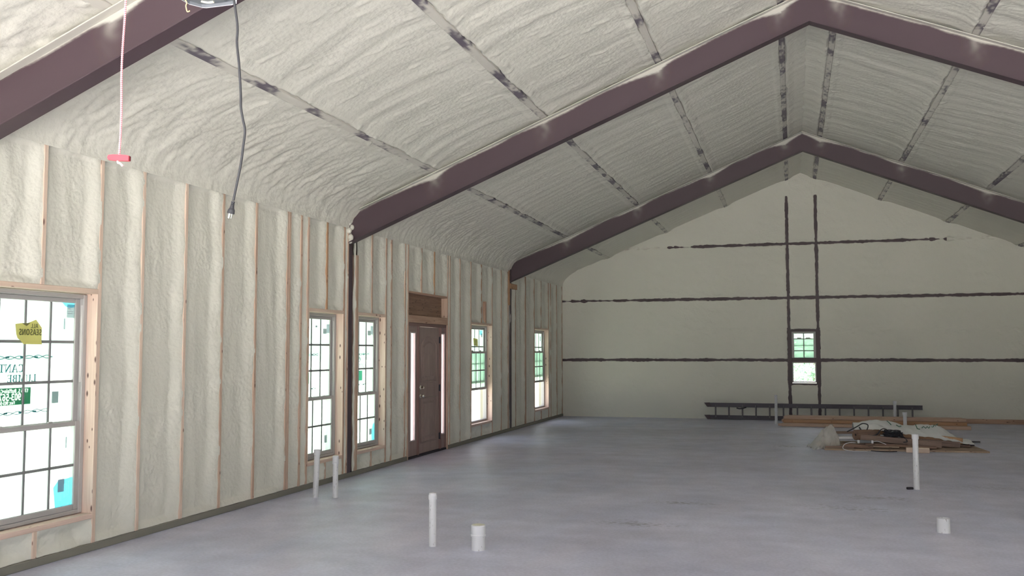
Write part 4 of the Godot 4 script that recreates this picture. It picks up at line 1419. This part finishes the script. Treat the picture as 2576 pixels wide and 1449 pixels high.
# ------------------------------------------------------------- door opener overhead
func opener() -> void:
	# the unit hangs from its rail, which runs back to the door header behind the camera
	var t := thing("door_opener", "white garage door opener with a grey underside hanging at the top left", "door opener", Vector3(3.404, 2.903, 20.02), 0.0)
	var out := PackedVector2Array()
	var w := 0.094
	for q in [[-w, 0.20], [-w, -0.13], [-0.068, -0.172], [-0.055, -0.18], [0.055, -0.18], [0.080, -0.172], [0.102, -0.14], [0.102, 0.20]]:
		out.append(Vector2(q[0], q[1]))
	var b := MB.new()
	var m := out.size()
	for i in m:
		var p := out[i]
		var q := out[(i + 1) % m]
		var o := Vector3(p.y - q.y, 0, q.x - p.x) * -1.0
		if o.dot(Vector3((p.x + q.x) * 0.5, 0, (p.y + q.y) * 0.5 - 0.01)) < 0.0: o = -o
		b.quad(Vector3(p.x, 0.0, p.y), Vector3(q.x, 0.0, q.y), Vector3(q.x * 0.9, 0.15, q.y * 0.9), Vector3(p.x * 0.9, 0.15, p.y * 0.9), o)
		b.quad(Vector3(p.x, 0.0, p.y), Vector3(q.x, 0.0, q.y), Vector3(q.x * 0.965, 0.0, q.y * 0.965), Vector3(p.x * 0.965, 0.0, p.y * 0.965), Vector3.DOWN)
		b.tri(Vector3(p.x * 0.9, 0.15, p.y * 0.9), Vector3(q.x * 0.9, 0.15, q.y * 0.9), Vector3(0, 0.16, 0), Vector3.UP)
	part(b, "housing", t, M.white_paint)
	b = MB.new()
	for i in m:
		var p := out[i] * 0.93
		var q := out[(i + 1) % m] * 0.93
		b.tri(Vector3(p.x, 0.010, p.y), Vector3(q.x, 0.010, q.y), Vector3(0, 0.010, 0), Vector3.DOWN)
		b.quad(Vector3(p.x, 0.010, p.y), Vector3(q.x, 0.010, q.y), Vector3(q.x / 0.93 * 0.965, 0.0005, q.y / 0.93 * 0.965), Vector3(p.x / 0.93 * 0.965, 0.0005, p.y / 0.93 * 0.965), Vector3(-p.x, -0.1, -p.y))
	b.box(Vector3(0.0, 0.004, -0.045), Vector3(0.12, 0.010, 0.19), 0.004)
	for i in 3:
		b.box(Vector3(0, 0.004, 0.02 + i * 0.05), Vector3(0.13, 0.010, 0.012), 0.002)
	part(b, "underside", t, M.grey_plastic)
	b = MB.new()
	b.tube(curve([Vector3(-0.026, -0.003, -0.105), Vector3(-0.010, -0.003, -0.124), Vector3(0.014, -0.003, -0.124)]), 0.005, 6)
	part(b, "slot_trim", t, M.pvc_cream)
	b = MB.new()
	b.span(Vector3(-0.025, 0.03, 0.18), Vector3(0.025, 0.07, 3.42), 0.003)
	part(b, "drive_rail", t, M.chrome)
	b = MB.new()
	for s in [-1.0, 1.0]:
		b.tube(PackedVector3Array([Vector3(s * 0.08, 0.10, 0.05), Vector3(s * 0.08, 1.72 if s < 0 else 1.78, 0.05)]), 0.008, 6)
	part(b, "hanger_strap", t, M.chrome)
	b = MB.new()
	b.tube(curve([Vector3(-0.10, 0.02, -0.01), Vector3(-0.045, -0.022, -0.036), Vector3(-0.042, -0.045, -0.036), Vector3(-0.038, -0.064, -0.039), Vector3(-0.028, -0.062, -0.04)]), 0.0022, 6)
	part(b, "yellow_wire", t, M.yellow_wire, "stiff yellow wire end")
	# power cord with its plug
	t = thing("power_cord", "black power cord with a loose three-prong plug hanging from the opener", "power cord", Vector3(3.514, 2.905, 19.889))
	var pts := []
	for q in [[3.50, 2.93, 19.90], [3.512, 2.811, 19.884], [3.509, 2.738, 19.879], [3.515, 2.664, 19.873], [3.519, 2.562, 19.865], [3.519, 2.503, 19.861], [3.525, 2.459, 19.856], [3.531, 2.415, 19.851], [3.523, 2.357, 19.849], [3.515, 2.298, 19.848], [3.499, 2.225, 19.847], [3.485, 2.160, 19.847]]:
		pts.append(Vector3(q[0], q[1], q[2]) - t.position)
	b = MB.new()
	b.tube(curve(pts), 0.0046, 10)
	part(b, "cord", t, M.black)
	var tip: Vector3 = pts[-1]
	var dir := (pts[-1] - pts[-2]).normalized() as Vector3
	var bas := Basis(Quaternion(Vector3.UP, -dir))
	b = MB.new()
	for k in 3:
		b.lathe([Vector2(0.0046, -0.003 - k * 0.006), Vector2(0.0068, -0.004 - k * 0.006), Vector2(0.0072, -0.008 - k * 0.006), Vector2(0.005, -0.009 - k * 0.006)], tip, 12, bas)
	b.lathe([Vector2(0.005, -0.018), Vector2(0.0075, -0.022), Vector2(0.0085, -0.028), Vector2(0.0125, -0.036), Vector2(0.014, -0.048), Vector2(0.0125, -0.050), Vector2(0, -0.050)], tip, 16, bas)
	part(b, "plug", t, M.black)
	for q in [[-0.0065, 0.0], [0.0065, 0.0], [0.0, 0.007]]:
		b = MB.new()
		b.box(tip + bas * Vector3(q[0], -0.058, q[1]), Vector3(0.0018, 0.018, 0.006) if q[1] == 0.0 else Vector3(0.0045, 0.021, 0.0045), 0.0006, bas)
		part(b, "prong", t, M.chrome)
	# emergency release: trolley on the rail, striped rope, red handle
	t = thing("release_handle", "red emergency release handle hanging on a red and white striped rope", "release handle", Vector3(3.221, 2.277, 20.143))
	b = MB.new()
	var n := 42
	var top := Vector3(0.034, 0.655, 0.033)
	var bot := Vector3(-0.002, 0.008, 0.0)
	var path := PackedVector3Array()
	for i in 20:
		path.append(bot.lerp(top, i / 19.0) + Vector3(0.003 * sin(i * 0.5), 0, 0))
	b.tube(path, 0.0036, 8)
	part(b, "rope", t, M.rope)
	b = MB.new()
	for i in 92:                                                # the white strand that winds round it
		var p := bot.lerp(top, (i + 0.5) / 92.0) + Vector3(0.003 * sin((i + 0.5) / 92.0 * 19.0 * 0.5), 0, 0)
		b.lathe([Vector2(0.0034, -0.0014), Vector2(0.0042, -0.0009), Vector2(0.0042, 0.0009), Vector2(0.0034, 0.0014)], p, 8, Basis(Vector3.BACK, 0.35))
	part(b, "white_strand", t, M.rope_pale)
	b = MB.new()
	var hb := Basis(Vector3.BACK, -0.035) * Basis(Vector3.UP, 0.30)
	var prof := PackedVector2Array()
	for q in [[-0.037, -0.0085], [-0.020, -0.0105], [0.0, -0.0112], [0.020, -0.0112], [0.034, -0.0105], [0.034, 0.0075], [0.022, 0.0095], [0.0, 0.0105], [-0.022, 0.010], [-0.037, 0.0075], [-0.0395, 0.0]]:
		prof.append(Vector2(q[0], q[1]))
	var tr := Geometry2D.triangulate_polygon(prof)
	for z in [-0.008, 0.008]:
		for i in range(0, tr.size(), 3):
			b.tri(hb * Vector3(prof[tr[i]].x, prof[tr[i]].y, z), hb * Vector3(prof[tr[i + 1]].x, prof[tr[i + 1]].y, z), hb * Vector3(prof[tr[i + 2]].x, prof[tr[i + 2]].y, z), hb * Vector3(0, 0, z))
	for i in prof.size():
		var p := prof[i]
		var q := prof[(i + 1) % prof.size()]
		b.quad(hb * Vector3(p.x, p.y, -0.008), hb * Vector3(q.x, q.y, -0.008), hb * Vector3(q.x, q.y, 0.008), hb * Vector3(p.x, p.y, 0.008), hb * Vector3(p.x + q.x, (p.y + q.y) * 3.0, 0))
	part(b, "handle", t, M.red)
	b = MB.new()
	b.box(hb * Vector3(0.0355, -0.0015, 0), Vector3(0.003, 0.017, 0.014), 0.001, hb)
	part(b, "handle_end", t, M.red_dark, "dark hollow end")
	b = MB.new()
	b.tube(curve([Vector3(-0.004, -0.012, 0.004), Vector3(-0.001, -0.018, 0.005), Vector3(0.006, -0.020, 0.004), Vector3(0.016, -0.030, 0.002)]), 0.0040, 8)
	part(b, "rope_tail", t, M.rope_pale)
	b = MB.new()
	b.box(top + Vector3(0.05, 0.05, 0.0), Vector3(0.10, 0.05, 0.12), 0.006)
	part(b, "trolley", t, M.black)

# ------------------------------------------------------------- outdoors
func outside() -> void:
	var b := MB.new()
	b.quad(Vector3(-150, -0.16, -150), Vector3(150, -0.16, -150), Vector3(150, -0.16, 150), Vector3(-150, -0.16, 150), Vector3.UP)
	tag(part(b, "lawn", self, M.lawn), "mown lawn all round the hall, seen pale through its windows", "lawn", "", "structure")
	b = MB.new()
	b.span(Vector3(-3.0, -0.4, ZF + 0.3), Vector3(15.0, -0.10, ZF + 12.5), 0.01)
	tag(part(b, "driveway", self, M.ground), "pale concrete apron before the open door bays behind the camera", "driveway", "", "structure")
	# bushes beyond the gable window
	rng.seed = 5
	var spots := [[3.6, -24.0, 2.7], [5.1, -21.0, 2.1], [6.5, -23.5, 2.5], [5.8, -28.0, 2.9], [7.6, -26.0, 2.8], [4.4, -30.0, 3.0]]
	var names := ["leftmost green bush seen through the gable window", "nearest low green bush through the gable window", "green bush right of centre through the gable window", "tall green bush at the back centre outside the gable window", "rightmost green bush outside the gable window", "farthest tall green bush outside the gable window"]
	for k in spots.size():
		var s: Array = spots[k]
		var t := thing("leafy_bush", names[k], "bush", Vector3(s[0], -0.16, s[1]), 0.0, "bushes beyond the gable window")
		b = MB.new()
		for i in 5:
			var a := i * 1.3 + k
			b.tube(curve([Vector3(0.05 * cos(a), 0, 0.05 * sin(a)), Vector3(0.2 * cos(a), s[2] * 0.4, 0.2 * sin(a)), Vector3(0.55 * cos(a), s[2] * 0.85, 0.55 * sin(a))], 4), 0.035, 5, true, 0.008)
		part(b, "stem", t, M.bark)
		b = MB.new()
		for i in 2200:
			var d := Vector3(rng.randfn(), rng.randfn(), rng.randfn()).normalized() * pow(rng.randf(), 0.4)
			var p := Vector3(d.x * 1.15, s[2] * 0.52 + d.y * s[2] * 0.50, d.z * 1.15)
			p += Vector3(nz.get_noise_3d(p.x * 2.0, p.y * 2.0, k * 9.0), 0, nz.get_noise_3d(p.z * 2.0, p.y * 2.0, k * 5.0)) * 0.35
			p.y = maxf(p.y, 0.05)
			var f := Basis(Vector3(rng.randfn(), rng.randfn(), rng.randfn()).normalized(), rng.randf() * TAU) * Vector3(0.07, 0, 0)
			var g := f.cross(Vector3(rng.randfn(), rng.randfn(), rng.randfn()).normalized()).normalized() * 0.035
			var v := rng.randf_range(0.65, 1.15)
			b.tint = Color(v, v, v * rng.randf_range(0.7, 1.1))
			b.quad(p - f, p + g, p + f, p - g, Vector3.UP)
		var fo := part(b, "foliage", t, M.leaf)
		fo.set_meta("kind", "stuff")
